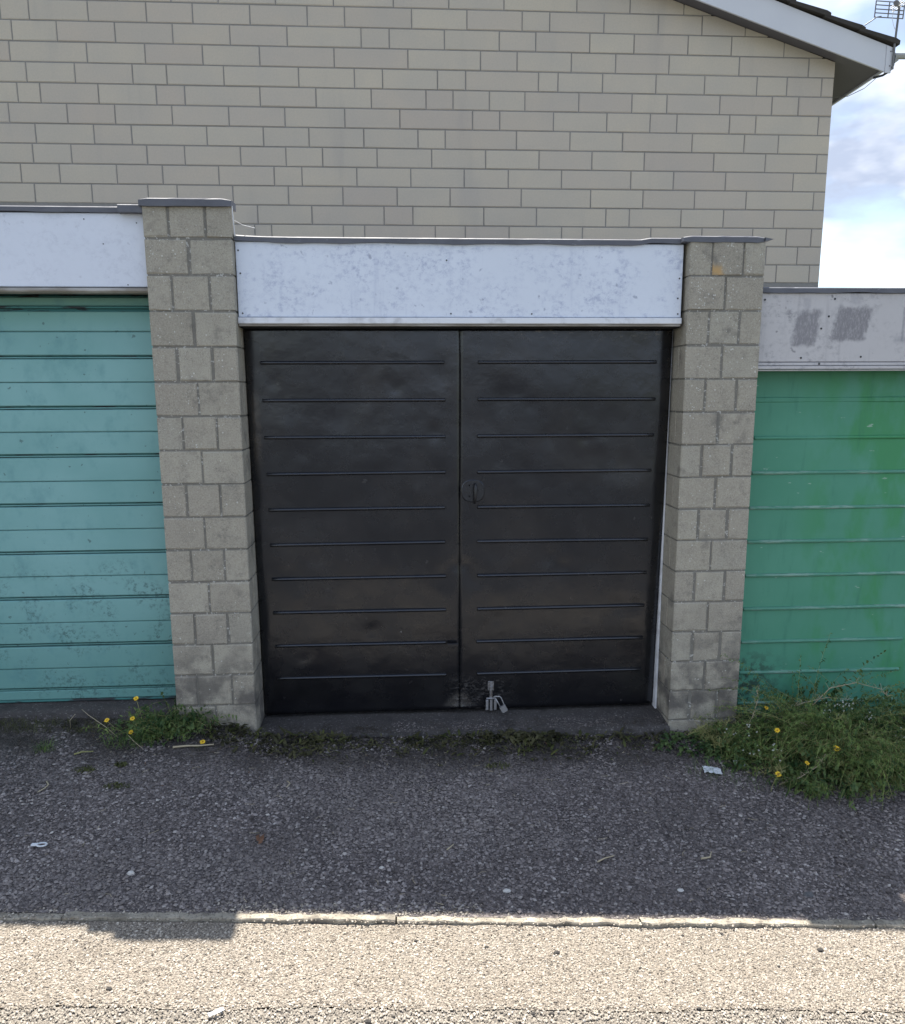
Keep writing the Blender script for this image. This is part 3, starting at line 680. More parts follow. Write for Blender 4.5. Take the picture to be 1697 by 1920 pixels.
# hasp and its keeper
HY2 = DY+lean(-2.35)
hs = MB(); hs.cbox(1.628, 1.662, HY2-.010, HY2+.004, -2.352, -2.300, .002); hs.cbox(1.637, 1.653, HY2-.022, HY2-.010, -2.40, -2.325, .002)
hs.tube([(1.618, HY2-.026, -2.392), (1.672, HY2-.026, -2.392)], .006, 6); hs = hs.build('hasp', M['steel'], lr)
for k, xx in enumerate((1.622, 1.645, 1.668)):
    m = MB(); m.cbox(xx-.0075, xx+.0075, HY2-.032+(.006 if k == 1 else 0), HY2-.020, -2.465+(.0 if k == 1 else .006), -2.40, .002); m.build('prong', M['lock'], hs)
pk = thing('padlock', (1.695, .15, -2.45), 'small grey padlock hanging from the hasp at the foot of the black doors', 'padlock')
m = MB(); ax = Vector((.55, 0, -1)).normalized(); nx_ = Vector((1, 0, .55)).normalized()
b0 = Vector((1.700, .152, -2.418)); cs = [(-.017, 0), (.017, 0), (.017, .032), (.012, .037), (-.012, .037), (-.017, .032)]
fr_ = [b0+nx_*a+ax*b for a, b in cs]
m.v = [(v.x, v.y-.008, v.z) for v in fr_]+[(v.x, v.y+.008, v.z) for v in fr_]; n = 6
m.f = [tuple(range(6)), tuple(range(11, 5, -1))]+[(i, (i+1) % n, n+(i+1) % n, n+i) for i in range(n)]
m.build('body', M['lock'], pk)
m = MB(); m.tube([(1.650, .160, -2.372), (1.658, .152, -2.362), (1.685, .150, -2.362), (1.694, .150, -2.370), tuple(b0+nx_*.011+Vector((0,0,.004))), tuple(b0+nx_*.011+ax*.01)], .0036, 6)
m.tube([(1.662, .156, -2.372), (1.676, .152, -2.398), tuple(b0-nx_*.011+ax*.006)], .0036, 6); m.build('shackle', M['lock'], pk, True)

# -- left garage: teal boarded door
gt = thing('garage', (-1.15, .2, -2.4), 'left garage with a faded teal door of horizontal boards', 'garage')
x0, x1 = -2.55, -.022
fb = MB(); fb.cbox(x0, x1, FY, FY+.03, -.215, .118, .003); fb = fb.build('fascia_board', M['white_l'], gt)
nails([(-.12, -.205), (-.06, .075), (-.22, -.02), (-.30, .09)], FY, fb, .003)
strip_flash(x0, -.10, lambda x: .146, .026, gt); strip_flash(-.13, -.018, lambda x: .150, .036, gt, FY-.045)
m = MB()
pr = [(FY+.00, -.219), (FY-.012, -.224), (FY-.014, -.234), (FY-.006, -.242), (FY+.04, -.244), (FY+.04, -.219)]
m.v = [(x0, a, b) for a, b in pr]+[(x1+.004, a, b) for a, b in pr]; m.f = [(i, (i+1) % 6, 6+(i+1) % 6, 6+i) for i in range(6)]+[tuple(range(6)), tuple(range(11, 5, -1))]
m.build('lintel_strip', M['lintel'], gt)
m = MB(); m.box(x0-1.6, -.03, FY+.09, 5.3, .05, .12); m.build('roof', M['rooffelt'], gt)
m = MB(); m.box(x0, -.02, FY+.045, FY+.12, -.235, .05); m.build('lintel', M['dark'], gt)
m = MB(); m.box(x0, -.02, .24, .27, -2.45, -.2); m.build('door_backing', M['tealedge'], gt)
door = MB(); door.box(x0, -.019, .205, .238, -2.34, -.24); door = door.build('door', M['tealedge'], gt)
def board(za, zb, y, ch=.004, mat='teal'):
    m = MB(); n = 16
    j = lambda: random.uniform(-.0008, .0008)
    m.cbox(x0+.02, -.021+random.uniform(-.002, .001), y, .206, za, zb, ch, .0006); return m.build('board', M[mat], door)
board(-.288, -.247, .196, .003); board(-.300, -.291, .184, .002, 'tealedge')
tops = [-.316, -.545, -.793, -1.033, -1.284, -1.533, -1.775, -2.028, -2.274]
thin = [-.412, -.658, -.904, -1.153, -1.402, -1.648, -1.897, -2.147]
for k in range(8):
    bot = tops[k+1]+.019
    o_ = random.uniform(-.0015, .0015)
    board(thin[k]+.0012, tops[k], .176+o_); board(bot, thin[k]-.0012, .178+o_)
    board(bot-.0145, bot-.0075, .190, .002, 'teal')      # the narrow ledge in the groove
board(-2.318, tops[8]+.004, .176, .003); board(-2.334, -2.321, .182, .002, 'tealedge')
m = MB(); n = 30
for i in range(n+1):
    x = -2.6+2.58*i/n; e = random.uniform(-.006, .006)
    m.v += [(x, .36, -2.338), (x, .10+e, -2.340), (x, .045+e, -2.348), (x, .030+e, -2.60)]
m.f = [(i*4+k, i*4+k+1, i*4+5+k, i*4+4+k) for i in range(n) for k in range(3)]
m.build('doorstep', M['step'], gt, True)
m = MB(); m.box(-2.5, -.1, 5.0, 5.2, -2.5, .05); m.build('rear_wall', M['dark'], gt)

# -- right garage: green pressed steel door
gg = thing('garage', (4.05, .2, -2.6), 'right garage with a scuffed green ribbed door under a grey stained board', 'garage')
x0, x1 = 2.972, 5.15
fb = MB(); fb.cbox(x0, x1, FY, FY+.03, -.570, -.232, .003); fb = fb.build('fascia_board', M['white_g'], gg)
nails([(2.998, -.265), (3.30, -.405), (3.335, -.345), (3.205, -.55), (3.52, -.545), (3.36, -.26)], FY, fb, .0055)
for za, zb, yy in ((-.588, -.573, FY-.006), (-.606, -.5905, FY-.014), (-.615, -.6085, FY-.008)):
    m = MB(); m.cbox(x0, x1, yy, FY+.04, za, zb, .002); m.build('trim', M['white_g'], gg)
nails([(3.30, -.58)], FY-.006, gg, .006)
strip_flash(x0-.006, x1, lambda x: -.205, .026, gg)
m = MB(); m.box(x0-.1, x1+1.5, FY+.09, 5.3, -.27, -.215); m.build('roof', M['rooffelt'], gg)
m = MB(); m.box(x0, x1, FY+.045, FY+.12, -.60, -.28); m.build('lintel', M['dark'], gg)
m = MB(); m.box(x0-.03, x1, 5.0, 5.2, -2.8, -.27); m.build('rear_wall', M['dark'], gg)
m = MB(); m.box(x1+.01, x1+.2, .1, 5.2, -2.9, -.275); m.build('side_wall', M['pmortar'], gg)
m = MB(); nx, nz = 60, 70
for j in range(nz+1):
    for i in range(nx+1):
        x = x0+.002+(x1-x0-.02)*i/nx; z = -2.62+2.04*j/nz
        m.v.append((x, .20+.002*math.sin(4*x+3*z)+.0018*math.sin(9*x-5*z+1)+.0012*math.sin(15*z), z))
w_ = nx+1
m.f = [(j*w_+i, j*w_+i+1, (j+1)*w_+i+1, (j+1)*w_+i) for j in range(nz) for i in range(nx)]
gd = m.build('door', M['green'], gg, True, fix=False)
rz_ = [-.962, -1.150, -1.341, -1.528, -1.718, -1.908, -2.099, -2.280, -2.462]
m = MB(); m.cbox(x0+.05, x1-.05, .195, .203, -.775, -.748, .004); m.build('groove_ledge', M['green'], gd)
for k, z in enumerate(rz_):
    xr_ = 3.99 if k > 5 else 4.02
    rib(3.05, xr_, z, .010, .011, y=.199).build('rib', M['greenrib'] if k not in (0,) else M['green'], gd, True)
    rib(4.14, 5.06, z, .010, .011, y=.199).build('rib', M['greenrib'], gd, True)
m = MB(); m.box(x0, x1, .02, .36, -2.9, -2.615); m.build('doorstep', M['step'], gg)

# ------------------------------------------------------------------ television aerial on the eaves
ae = thing('tv_aerial', (6.585, 5.26, 2.93), 'grid television aerial on a short mast above the house eaves', 'aerial')
m = MB(); m.tube([(6.575, 5.262, 2.72), (6.576, 5.262, 2.96), (6.590, 5.255, 3.36)], .012, 8); m.build('mast', M['alu'], ae)
g = MB(); AY = 5.20; TL, TR, BL, BR = (6.297, 3.362), (6.615, 3.350), (6.290, 3.206), (6.605, 3.196)
def gp(u, v): return (TL[0]*(1-u)*(1-v)+TR[0]*u*(1-v)+BL[0]*(1-u)*v+BR[0]*u*v, AY, TL[1]*(1-u)*(1-v)+TR[1]*u*(1-v)+BL[1]*(1-u)*v+BR[1]*u*v)
for u in (0, .47, 1): g.tube([gp(u, -.02), gp(u, 1.02)], .0062, 6)
for v in (0, .24, .5, .74, 1): g.tube([gp(-.01, v), gp(1.01, v)], .0052, 6)
g.build('reflector', M['alu'], ae)
m = MB(); m.tube([(6.580, 5.235, 3.305), (6.48, 5.10, 3.28), (6.39, 4.98, 3.255)], .010, 6)
for f in (.15, .4, .62, .85):
    p = Vector((6.580, 5.235, 3.305)).lerp(Vector((6.39, 4.98, 3.255)), f); m.tube([(p.x-.05, p.y+.03, p.z-.03), (p.x+.05, p.y-.03, p.z+.03)], .0035, 4)
m.tube([(6.385, 4.975, 3.25), (6.43, 5.03, 3.265)], .026, 8); m.build('boom', M['alu'], ae)
m = MB(); m.tube([(6.36, 5.19, 3.21), (6.31, 5.19, 3.20), (6.25, 5.19, 3.16), (6.20, 5.22, 3.13)], .006, 5); m.build('stay', M['alu'], ae)
m = MB(); m.tube([(6.44, 5.1, 3.25), (6.43, 5.1, 3.15), (6.47, 5.12, 3.08), (6.56, 5.24, 3.10)], .0032, 4); m.build('coax_lead', M['wire'], ae)
# ------------------------------------------------------------------ loose chippings on the forecourt and the road
def stones(n, x0, x1, y0, y1, zf, rmin, rmax, power=2.2, keep=None, sink=.25):
    m = MB(); V = m.v; F = m.f; U = random.random
    for _ in range(n):
        x = x0+(x1-x0)*U(); y = y0+(y1-y0)*U()
        if keep and U() > keep(x, y): continue
        y += sh(x)*min(1, max(0, -y/1.343))
        r = rmin+(rmax-rmin)*U()**power; z = zf(x, y)+r*sink*(U()-.3)
        a = U()*6.283; ca, sa = math.cos(a), math.sin(a); e = .6+.4*U(); h = r*(.45+.4*U())
        o = len(V); tx, ty = (U()-.5)*r*.8, (U()-.5)*r*.8
        for px, py, pz in ((1, .15-.3*U(), U()*.4), (.2-.4*U(), e, U()*.4), (-1, .15-.3*U(), U()*.4), (.2-.4*U(), -e, U()*.4)):
            V.append((x+(px*ca-py*sa)*r, y+(px*sa+py*ca)*r, z+pz*h))
        t2 = .25+.35*U()
        V.append((x+tx+ca*r*t2, y+ty+sa*r*t2, z+h)); V.append((x+tx-ca*r*t2, y+ty-sa*r*t2, z+h*(.6+.5*U())))
        F += [(o, o+1, o+4), (o+1, o+5, o+4), (o+1, o+2, o+5), (o+2, o+3, o+5), (o+3, o+4, o+5), (o+3, o, o+4)]
    return m
def patch_noise(x, y): return .5+.25*math.sin(2.3*x+1.7*y+.5)+.25*math.sin(5.1*x-3.3*y)*math.sin(2.9*y+x)
zd = lambda x, y: zdrive(x, y)+lump(x, y)*min(1, max(0, (y-KY-sh(x))*3))
zr = lambda x, y: zroad(x, y)+.4*lump(x, y)
tag(stones(90000, -.75, 3.95, KY+.03, .12, zd, .0028, .0118, 2.1, lambda x, y: min(1, .55+.45*patch_noise(x, y)) * (1 if y < -.45 else .55+.45*min(1, max(0, -y/.45)))).build('loose_chippings', M['chips'], fix=False), 'dark loose stone chippings over the forecourt', kind='stuff')
tag(stones(40000, -.55, 3.45, -1.775, KY-.025, zr, .0018, .0066, 2.3, sink=.1).build('road_grit', M['roadchips'], fix=False), 'pale grit in the road surface', kind='stuff')
tag(stones(16000, -.55, 3.45, -1.98, -1.778, zr, .0018, .0066, 2.3, sink=.1).build('road_stones', M['greychips'], fix=False), 'grey stone chips in the road surface', kind='stuff')
tag(stones(2600, .40, 2.58, -.005, .15, lambda x, y: -2.488, .002, .008, 2.2).build('step_grit', M['chips'], fix=False), 'loose grit on the concrete doorstep', kind='stuff')
tag(stones(1500, -.6, 3.4, KY-.03, KY+.03, lambda x, y: zdrive(x, y)-.001, .002, .007, 2.0).build('kerb_grit', M['roadchips'], fix=False), 'grit lying on the kerb', kind='stuff')
tag(stones(420, .45, 1.45, KY+.014, KY+.075, lambda x, y: zd(x, y), .003, .008, 1.5).build('kerb_chippings', M['roadchips'], fix=False), 'sunlit pale chippings gathered behind the kerb', kind='stuff')

# ------------------------------------------------------------------ weeds
U = random.uniform
def zgr(x, y):
    return zd(x, y) if y-sh(x) > KY+.02 else zr(x, y)
def curve_stem(base, h, az, lean, droop, n=6):
    pts = [Vector(base)]; d = Vector((math.cos(az)*lean, math.sin(az)*lean, 1)).normalized(); st = h/n
    for i in range(n):
        pts.append(pts[-1]+d*st)
        d = (d+Vector((math.cos(az)*droop+U(-.08, .08), math.sin(az)*droop+U(-.08, .08), -abs(droop)*.9))/n*2).normalized()
    return pts
def feather(ms, ml, base, h, az, lean, droop, leaflet=.022, gap=.012, r=.0011, lw=.0035, start=.15, fork=True):
    pts = curve_stem(base, h, az, lean, droop)
    ms.tube(pts, [r*(1-.7*i/len(pts)) for i in range(len(pts))], 3, False)
    L_ = h; s_ = start*L_; side = 1
    while s_ < L_:
        f = s_/L_*(len(pts)-1); i = min(int(f), len(pts)-2); p = pts[i].lerp(pts[i+1], f-i); t = (pts[i+1]-pts[i]).normalized()
        a = U(0, 6.283); d = (t.cross(Vector((math.cos(a), math.sin(a), .2))).normalized()*U(.7, 1)+t*U(.1, .7)+Vector((0, 0, U(-.4, .3)))).normalized()
        l = leaflet*U(.5, 1.25)*(1.15-.6*s_/L_); sd = d.cross(Vector((U(-1, 1), U(-1, 1), 1))).normalized()
        mid = p+d*l*.5+Vector((0, 0, U(-.1, .1)*l)); tip = p+d*l+Vector((0, 0, -.25*l))
        ml.ribbon([p, mid, tip], lw*U(.6, 1.3), sd)
        if fork and U(0, 1) < .6:
            for sg in (-1, 1):
                q = mid+(d*.5+sd*sg*.9).normalized()*l*.45; ml.ribbon([mid, mid.lerp(q, .5), q], lw*.6, d)
        s_ += gap*U(.5, 1.5)
    return pts
def blades(ml, n, cx, cy, rx, ry, h0, h1, w=.003, spread=.6):
    for _ in range(n):
        a = U(0, 6.283); q = math.sqrt(random.random()); x = cx+rx*q*math.cos(a); y = cy+ry*q*math.sin(a); h = U(h0, h1)
        az = U(0, 6.283); pts = curve_stem((x, y, zgr(x, y)-.003), h, az, U(.1, spread), U(.1, .9), 4)
        ml.ribbon(pts, w*U(.6, 1.2), (math.sin(az), -math.cos(az), 0))
def broad(ml, n, cx, cy, rx, ry, s0, s1, zh=.03):
    for _ in range(n):
        a = U(0, 6.283); q = math.sqrt(random.random()); x = cx+rx*q*math.cos(a); y = cy+ry*q*math.sin(a); s_ = U(s0, s1)
        az = U(0, 6.283); z = zgr(x, y)+U(0, zh); d = Vector((math.cos(az), math.sin(az), U(-.1, .6))); sd = Vector((-math.sin(az), math.cos(az), U(-.4, .4)))
        p = Vector((x, y, z)); ml.ribbon([p, p+d*s_*.4+Vector((0, 0, .006)), p+d*s_*.75, p+d*s_+Vector((0, 0, -.3*s_))], s_*.62, sd)
def flower(name, top, base, label, group, size=.016, parent=None):
    f = thing(name, base, label, 'flower', group)
    m = MB(); b = Vector(base); t = Vector(top); mid = b.lerp(t, .55)+Vector((U(-.015, .015), U(-.01, .01), 0))
    m.tube([b, b.lerp(mid, .5)+Vector((U(-.006,.006),0,0)), mid, t-Vector((0, 0, .003))], [.0016, .0014, .0012, .0012], 5); m.build('stem', M['stem'], f)
    tilt = Vector((U(-.3, .3), -.55, .8)).normalized(); u = tilt.cross(Vector((1, 0, 0))).normalized(); v = tilt.cross(u)
    hd = MB(); n = 13
    for k in range(n):
        a = 6.283*k/n+U(-.1, .1); d = u*math.cos(a)+v*math.sin(a); e = u*-math.sin(a)+v*math.cos(a); l = size*U(.85, 1.1)
        p0 = t+d*size*.25
        hd.add([p0-e*size*.09, p0+e*size*.09, t+d*l*.7+e*size*.17+tilt*.002, t+d*l+tilt*U(-.002, .002), t+d*l*.7-e*size*.17+tilt*.002], [(0, 1, 2, 3, 4)])
    hd = hd.build('petals', M['petal'], f, fix=False)
    ey = MB()
    for z_, r_ in ((0, size*.36), (size*.16, size*.30), (size*.24, size*.12)):
        for k in range(8): a = 6.283*k/8; ey.v.append(tuple(t+(u*math.cos(a)+v*math.sin(a))*r_+tilt*z_))
    ey.f = [(r_*8+k, r_*8+(k+1) % 8, r_*8+8+(k+1) % 8, r_*8+8+k) for r_ in (0, 1) for k in range(8)]+[tuple(range(16, 24))]
    ey.build('flower_eye', M['eye'], f, True)
    return f
# the bank of weeds in front of the green door: too tangled to count
ms, ml, md, mt = MB(), MB(), MB(), MB()
def bank_h(x, y):                                    # how tall the weeds stand over the ground
    a = max(0, min(1, (x-2.70)/.28)); h = .12+.12*a*(1+.35*math.sin(6*x)+.25*math.sin(14*x+2))
    if 3.12 < x < 3.62: h += .17*math.sin((x-3.12)/.5*math.pi)
    if x > 3.55: h += .09
    return h*(.55+.45*max(0, min(1, (y+.62)/.5)))
def front_edge(x): return -.28-.36*max(0, min(1, (x-2.72)/.4)) + (.10 if x > 3.3 else 0)*min(1, (x-3.3)/.2) + .035*math.sin(11*x)+.02*math.sin(29*x)
for _ in range(170):                                 # plant by plant, each with its own height and habit
    px, py = U(2.78, 4.2), 0; py = U(front_edge(px)+.02, -.01)
    if px < 2.99 and py > -.07: py = U(front_edge(px), -.08)
    H = bank_h(px, py)*random.choice((.6, .8, .9, 1, 1.1, 1.25)); kind = random.choice('fffbbbss'); az0 = U(3.2, 6.2) if U(0, 1) < .7 else U(0, 6.28)
    for _k in range(16 if kind == 'f' else 10):
        x, y = px+random.gauss(0, .022), py+random.gauss(0, .018); h = H*U(.6, 1.2); az = az0+random.gauss(0, .9)
        if kind == 'f': feather(ms, ml, (x, y, zgr(x, y)-.005), h*1.25, az, U(.1, .6), U(.3, 1.2), U(.018, .036), .012, lw=.0075)
        elif kind == 'b': feather(ms, md, (x, y, zgr(x, y)-.005), h*1.15, az, U(.1, .7), U(.4, 1.3), U(.035, .06), .020, lw=.022, fork=False)
        else:
            pts = curve_stem((x, y+.05, zgr(x, y)), h*1.15, az, U(.1, .6), U(.4, 1.2), 8); mt.tube(pts, [.0019-.00014*i for i in range(9)], 4, False)
            for i in range(3, 9):
                for _j in range(3): q = pts[i]+Vector((U(-.03, .03), U(-.02, .02), U(0, .035))); mt.tube([pts[i], pts[i].lerp(q, .6), q], [.0012, .001, .0008], 3, False)
for _ in range(220):
    x = U(2.74, 4.25); y = U(front_edge(x), .03)
    if x < 2.97 and y > -.03: y = U(front_edge(x), -.04)
    feather(ms, ml if U(0, 1) < .4 else md, (x, y, zgr(x, y)-.005), bank_h(x, y)*U(.3, .8), U(0, 6.28), U(.05, .55), U(.2, 1.1), U(.016, .034), .012, lw=.0052)
broad(md, 500, 3.4, -.28, .75, .26, .02, .05, .12); broad(md, 300, 2.75, -.16, .28, .11, .02, .05, .03)
blades(ml, 500, 3.3, -.42, .75, .18, .04, .12)
ms.build('weed_stems', M['stem'], fix=False); ob = bpy.data.objects['weed_stems']
b1 = ml.build('weed_bank', M['leaf'], fix=False); tag(b1, 'tangled olive green weeds banked up before the green door', kind='stuff')
attach(ob, b1); b2 = md.build('weed_undergrowth', M['leafd'], fix=False); attach(b2, b1)
ob.name = 'stem'; b2.name = 'undergrowth'; ob['kind'] = 'stuff'; b2['kind'] = 'stuff'
b3 = mt.build('dry_tangle', M['stem'], fix=False); attach(b3, b1); b3['kind'] = 'stuff'
# white flower heads inside the bank
wf = MB()
for cx, cy, ch, n in ((2.90, -.35, .10, 7), (2.92, -.25, .15, 6), (3.02, -.40, .13, 9), (3.38, -.18, .22, 9), (3.50, -.14, .24, 14), (3.60, -.2, .20, 12), (3.45, -.34, .13, 6), (3.16, -.50, .09, 5), (3.7, -.3, .16, 8), (2.83, -.2, .11, 6)):
    for _ in range(n):
        x, y = cx+random.gauss(0, .022), cy+random.gauss(0, .02); z = zgr(x, y)+ch+random.gauss(0, .014)
        for k in range(4):
            a = 1.57*k+U(0, .6); wf.add([(x, y, z), (x+.0042*math.cos(a-.5), y-.002, z+.0042*math.sin(a-.5)), (x+.0056*math.cos(a), y-.003, z+.0056*math.sin(a)), (x+.0042*math.cos(a+.5), y-.002, z+.0042*math.sin(a+.5))], [(0, 1, 2, 3)])
wb = wf.build('white_blossom', M['wpetal'], fix=False); attach(wb, b1); wb['kind'] = 'stuff'
GF = 'yellow flowers among the weeds'
def fl(x, y, h, dx, label, size=.015):
    bx = x-dx; flower('yellow_flower', (x, y, zgr(x, y)+h), (bx, y+.02, zgr(bx, y+.02)), label, GF, size)
fl(3.10, -.06, .170, .02, 'yellow flower at the top left of the weed bank, nearest the green door', .014)
fl(3.02, -.36, .205, -.02, 'yellow flower in the middle left of the weed bank, below the one at the door')
fl(3.27, -.47, .180, .03, 'large yellow flower furthest right in the weed bank', .018)
fl(3.10, -.52, .135, -.02, 'small half hidden orange yellow flower between two bigger ones in the weed bank', .013)
fl(2.94, -.56, .105, .02, 'lowest yellow flower at the front edge of the weed bank, right of the paper scraps', .018)
# long dry stalks leaning out of the bank
GS = 'dry stalks leaning out of the weed bank'
for pts, lab in (([(3.30, -.05, -2.45), (3.42, -.10, -2.27), (3.55, -.12, -2.235), (3.68, -.13, -2.27), (3.72, -.14, -2.31)], 'pale dry stalk arching over the top of the weed bank'),
                 ([(2.95, -.12, -2.52), (2.99, -.14, -2.40), (3.02, -.13, -2.30), (3.01, -.12, -2.26)], 'upright fluffy dry stalk beside the lower pillar'),
                 ([(3.22, -.18, -2.42), (3.34, -.22, -2.46), (3.50, -.24, -2.47), (3.75, -.25, -2.46)], 'long dry stalk lying sideways across the weed bank'),
                 ([(3.22, -.05, -2.40), (3.30, -.07, -2.36), (3.42, -.08, -2.33), (3.56, -.10, -2.34)], 'straight dry stalk slanting up to the right in the weed bank'),
                 ([(2.98, -.50, -2.60), (3.06, -.53, -2.555), (3.16, -.52, -2.50), (3.20, -.50, -2.45)], 'dry stalk at the front of the weed bank by the yellow flowers')):
    d = thing('dry_stalk', pts[0], lab, 'stalk', GS); m = MB(); m.tube(pts, [.0026, .0023, .0019, .0013, .001][:len(pts)], 5); m.build('stem', M['straw'], d, True)
    m = MB()
    for i in range(len(pts)-1):
        for _ in range(9):
            p = Vector(pts[i]).lerp(Vector(pts[i+1]), U(.1, 1)); q = p+Vector((U(-.035, .035), U(-.02, .02), U(-.004, .035))); m.tube([p, p.lerp(q, .6)+Vector((0, 0, .004)), q], [.0011, .0009, .0006], 3, False)
    m.build('twig', M['straw'], d)['kind'] = 'stuff'

# clump on the left by the taller pillar
cl = thing('weed_clump', (-.12, -.10, zgr(-.12, -.10)), 'green weed clump growing at the foot of the teal door by the taller pillar', 'weed')
ms, ml, md = MB(), MB(), MB()
for _ in range(95):
    x, y = -.10+random.gauss(0, .085), U(-.17, -.01); feather(ms, ml, (x, y, zgr(x, y)), U(.08, .19), U(0, 6.28), U(.1, .7), U(.4, 1.3), .03, .012, lw=.008)
for _ in range(70):
    x, y = -.02+random.gauss(0, .07), U(-.09, 0); feather(ms, md, (x, y, zgr(x, y)), U(.12, .24), U(0, 6.28), U(.1, .6), U(.5, 1.3), .045, .018, lw=.017, fork=False)
for _ in range(45):
    x, y = .05+random.gauss(0, .04), U(-.09, -.02); feather(ms, md, (x, y, zgr(x, y)), U(.08, .19), U(0, 6.28), U(.1, .9), U(.5, 1.3), .03, .014, lw=.010)
blades(ml, 240, -.19, -.19, .13, .07, .03, .09); broad(md, 110, -.08, -.12, .20, .09, .02, .05, .07)
ms.build('stem', M['stem'], cl, fix=False); ml.build('foliage', M['leaf'], cl, fix=False); md.build('leaves', M['leafd'], cl, fix=False)
def fl2(x, y, z, bx, lab): flower('yellow_flower', (x, y, z), (bx, y+.01, zgr(bx, y+.01)), lab, 'yellow flowers by the teal door', .0145)
fl2(-.185, -.10, -2.222, -.15, 'tallest yellow flower standing against the teal door')
fl2(-.330, -.12, -2.325, -.24, 'leftmost yellow flower over the step of the teal door')
fl2(-.200, -.13, -2.316, -.18, 'yellow flower just above the left weed clump, under the tallest one')
fl2(-.200, -.17, -2.372, -.17, 'lowest yellow flower in the left weed clump')
fl2(.15, -.18, -2.43, .14, 'tiny yellow flower on the ground before the taller pillar')
for pts, lab in (([(-.27, -.14, -2.415), (-.33, -.13, -2.36), (-.42, -.11, -2.30), (-.46, -.09, -2.275)], 'thin pale grass stalk leaning left across the step of the teal door'),
                 ([(-.12, -.24, -2.435), (-.17, -.22, -2.40), (-.21, -.20, -2.365)], 'thin pale stalk leaning over the front of the left weed clump'),
                 ([(-.54, -.05, -2.39), (-.535, -.06, -2.345), (-.51, -.05, -2.315)], 'short bent grass stalk before the teal door step')):
    m = MB(); m.tube(pts, [.0019, .0016, .0013, .0009][:len(pts)], 5); tag(m.build('grass_stalk', M['straw'], smooth=True), lab, 'stalk')
tf = thing('grass_tuft', (-.585, -.25, zgr(-.585, -.25)), 'small lone grass tuft on the chippings at the far left', 'grass')
ml = MB(); blades(ml, 90, -.585, -.25, .05, .03, .025, .085, .003, .8); ml.build('blade', M['leaf'], tf, fix=False)
for cx, cy, rx, ry, lab in ((-.337, -.42, .05, .022, 'small mossy patch on the chippings left of the other one'), (-.154, -.535, .06, .022, 'mossy patch on the chippings nearer the road'), (-.19, -.37, .03, .016, 'tiny mossy patch between the weed clump and the larger patches'), (1.62, -.30, .07, .03, 'flat weedy patch in front of the right black door')):
    ml = MB(); blades(ml, 260, cx, cy, rx, ry, .006, .02, .0028, 1.2); broad(ml, 60, cx, cy, rx, ry, .006, .013, .008); tag(ml.build('moss_patch', M['moss'], fix=False), lab, 'moss', 'mossy patches on the chippings')
# trodden weeds along the foot of the doors: ground cover
ml, md, mb = MB(), MB(), MB()
def along(x): return max(0, min(1, .55+.45*math.sin(4.2*x+.6)+.25*math.sin(11*x)))
for _ in range(3600):
    x = U(.15, 2.75); y = -abs(random.gauss(0, .105))-.005
    if U(0, 1) > .12+.75*along(x)*(.4+.6*math.sin(17*x+3)**2): continue
    s_ = random.choice((U(.01, .03), U(.02, .055))); az = U(0, 6.283); z = zgr(x, y)+U(0, .016); p = Vector((x, y, z)); d = Vector((math.cos(az), math.sin(az), U(-.1, .7))); sd = Vector((-math.sin(az), math.cos(az), U(-.3, .3)))
    random.choice((ml, md, md)).ribbon([p, p+d*s_*.45+Vector((0, 0, .004)), p+d*s_], s_*.5, sd)
for _ in range(380):
    x = U(.15, 2.75); y = -abs(random.gauss(0, .08))-.005
    if U(0, 1) > along(x): continue
    blades(ml, 3, x, y, .015, .012, .015, .05, .0026, .9)
for _ in range(300):
    x = U(-.95, -.22); y = U(-.10, .02); blades(ml if U(0, 1) < .5 else md, 4, x, y, .02, .015, .015, .055, .0026, .9)
broad(md, 130, 1.75, -.06, .24, .06, .02, .05, .035); broad(md, 90, 1.0, -.10, .35, .06, .015, .04, .02); broad(md, 120, .62, -.14, .16, .09, .015, .04, .015)
g1 = ml.build('ground_weeds', M['moss'], fix=False); tag(g1, 'trodden low weeds along the foot of the black doors', kind='stuff')
g2 = md.build('trodden_leaves', M['leafdull'], fix=False); attach(g2, g1); g2['kind'] = 'stuff'
# dead leaf and straw crumbs
mb, mw = MB(), MB()
for _ in range(520):
    x = U(-.4, 3.2); y = -abs(random.gauss(0, .22))-.02; s_ = U(.006, .016); az = U(0, 6.283); z = zgr(x, y)+.006; p = Vector((x, y, z)); d = Vector((math.cos(az), math.sin(az), U(-.1, .4))); sd = Vector((-math.sin(az), math.cos(az), U(-.4, .4)))
    (mb if U(0, 1) < .45 else mw).ribbon([p, p+d*s_*.5+Vector((0, 0, .004)), p+d*s_], s_*.35 if U(0, 1) < .5 else .0022, sd)
for _ in range(90):
    x, y = U(-.5, 3.4), U(-1.28, -.1); az = U(0, 6.28); l = U(.01, .05); z = zgr(x, y)+.008; mw.tube([(x, y, z), (x+math.cos(az)*l*.5, y+math.sin(az)*l*.5, z+.002), (x+math.cos(az+.3)*l, y+math.sin(az+.3)*l, z)], .0009, 3)
g3 = mb.build('leaf_litter', M['brown'], fix=False); tag(g3, 'scattered crumbs of dead leaf and straw on the chippings', kind='stuff')
g4 = mw.build('straw_crumbs', M['straw'], fix=False); attach(g4, g3); g4['kind'] = 'stuff'

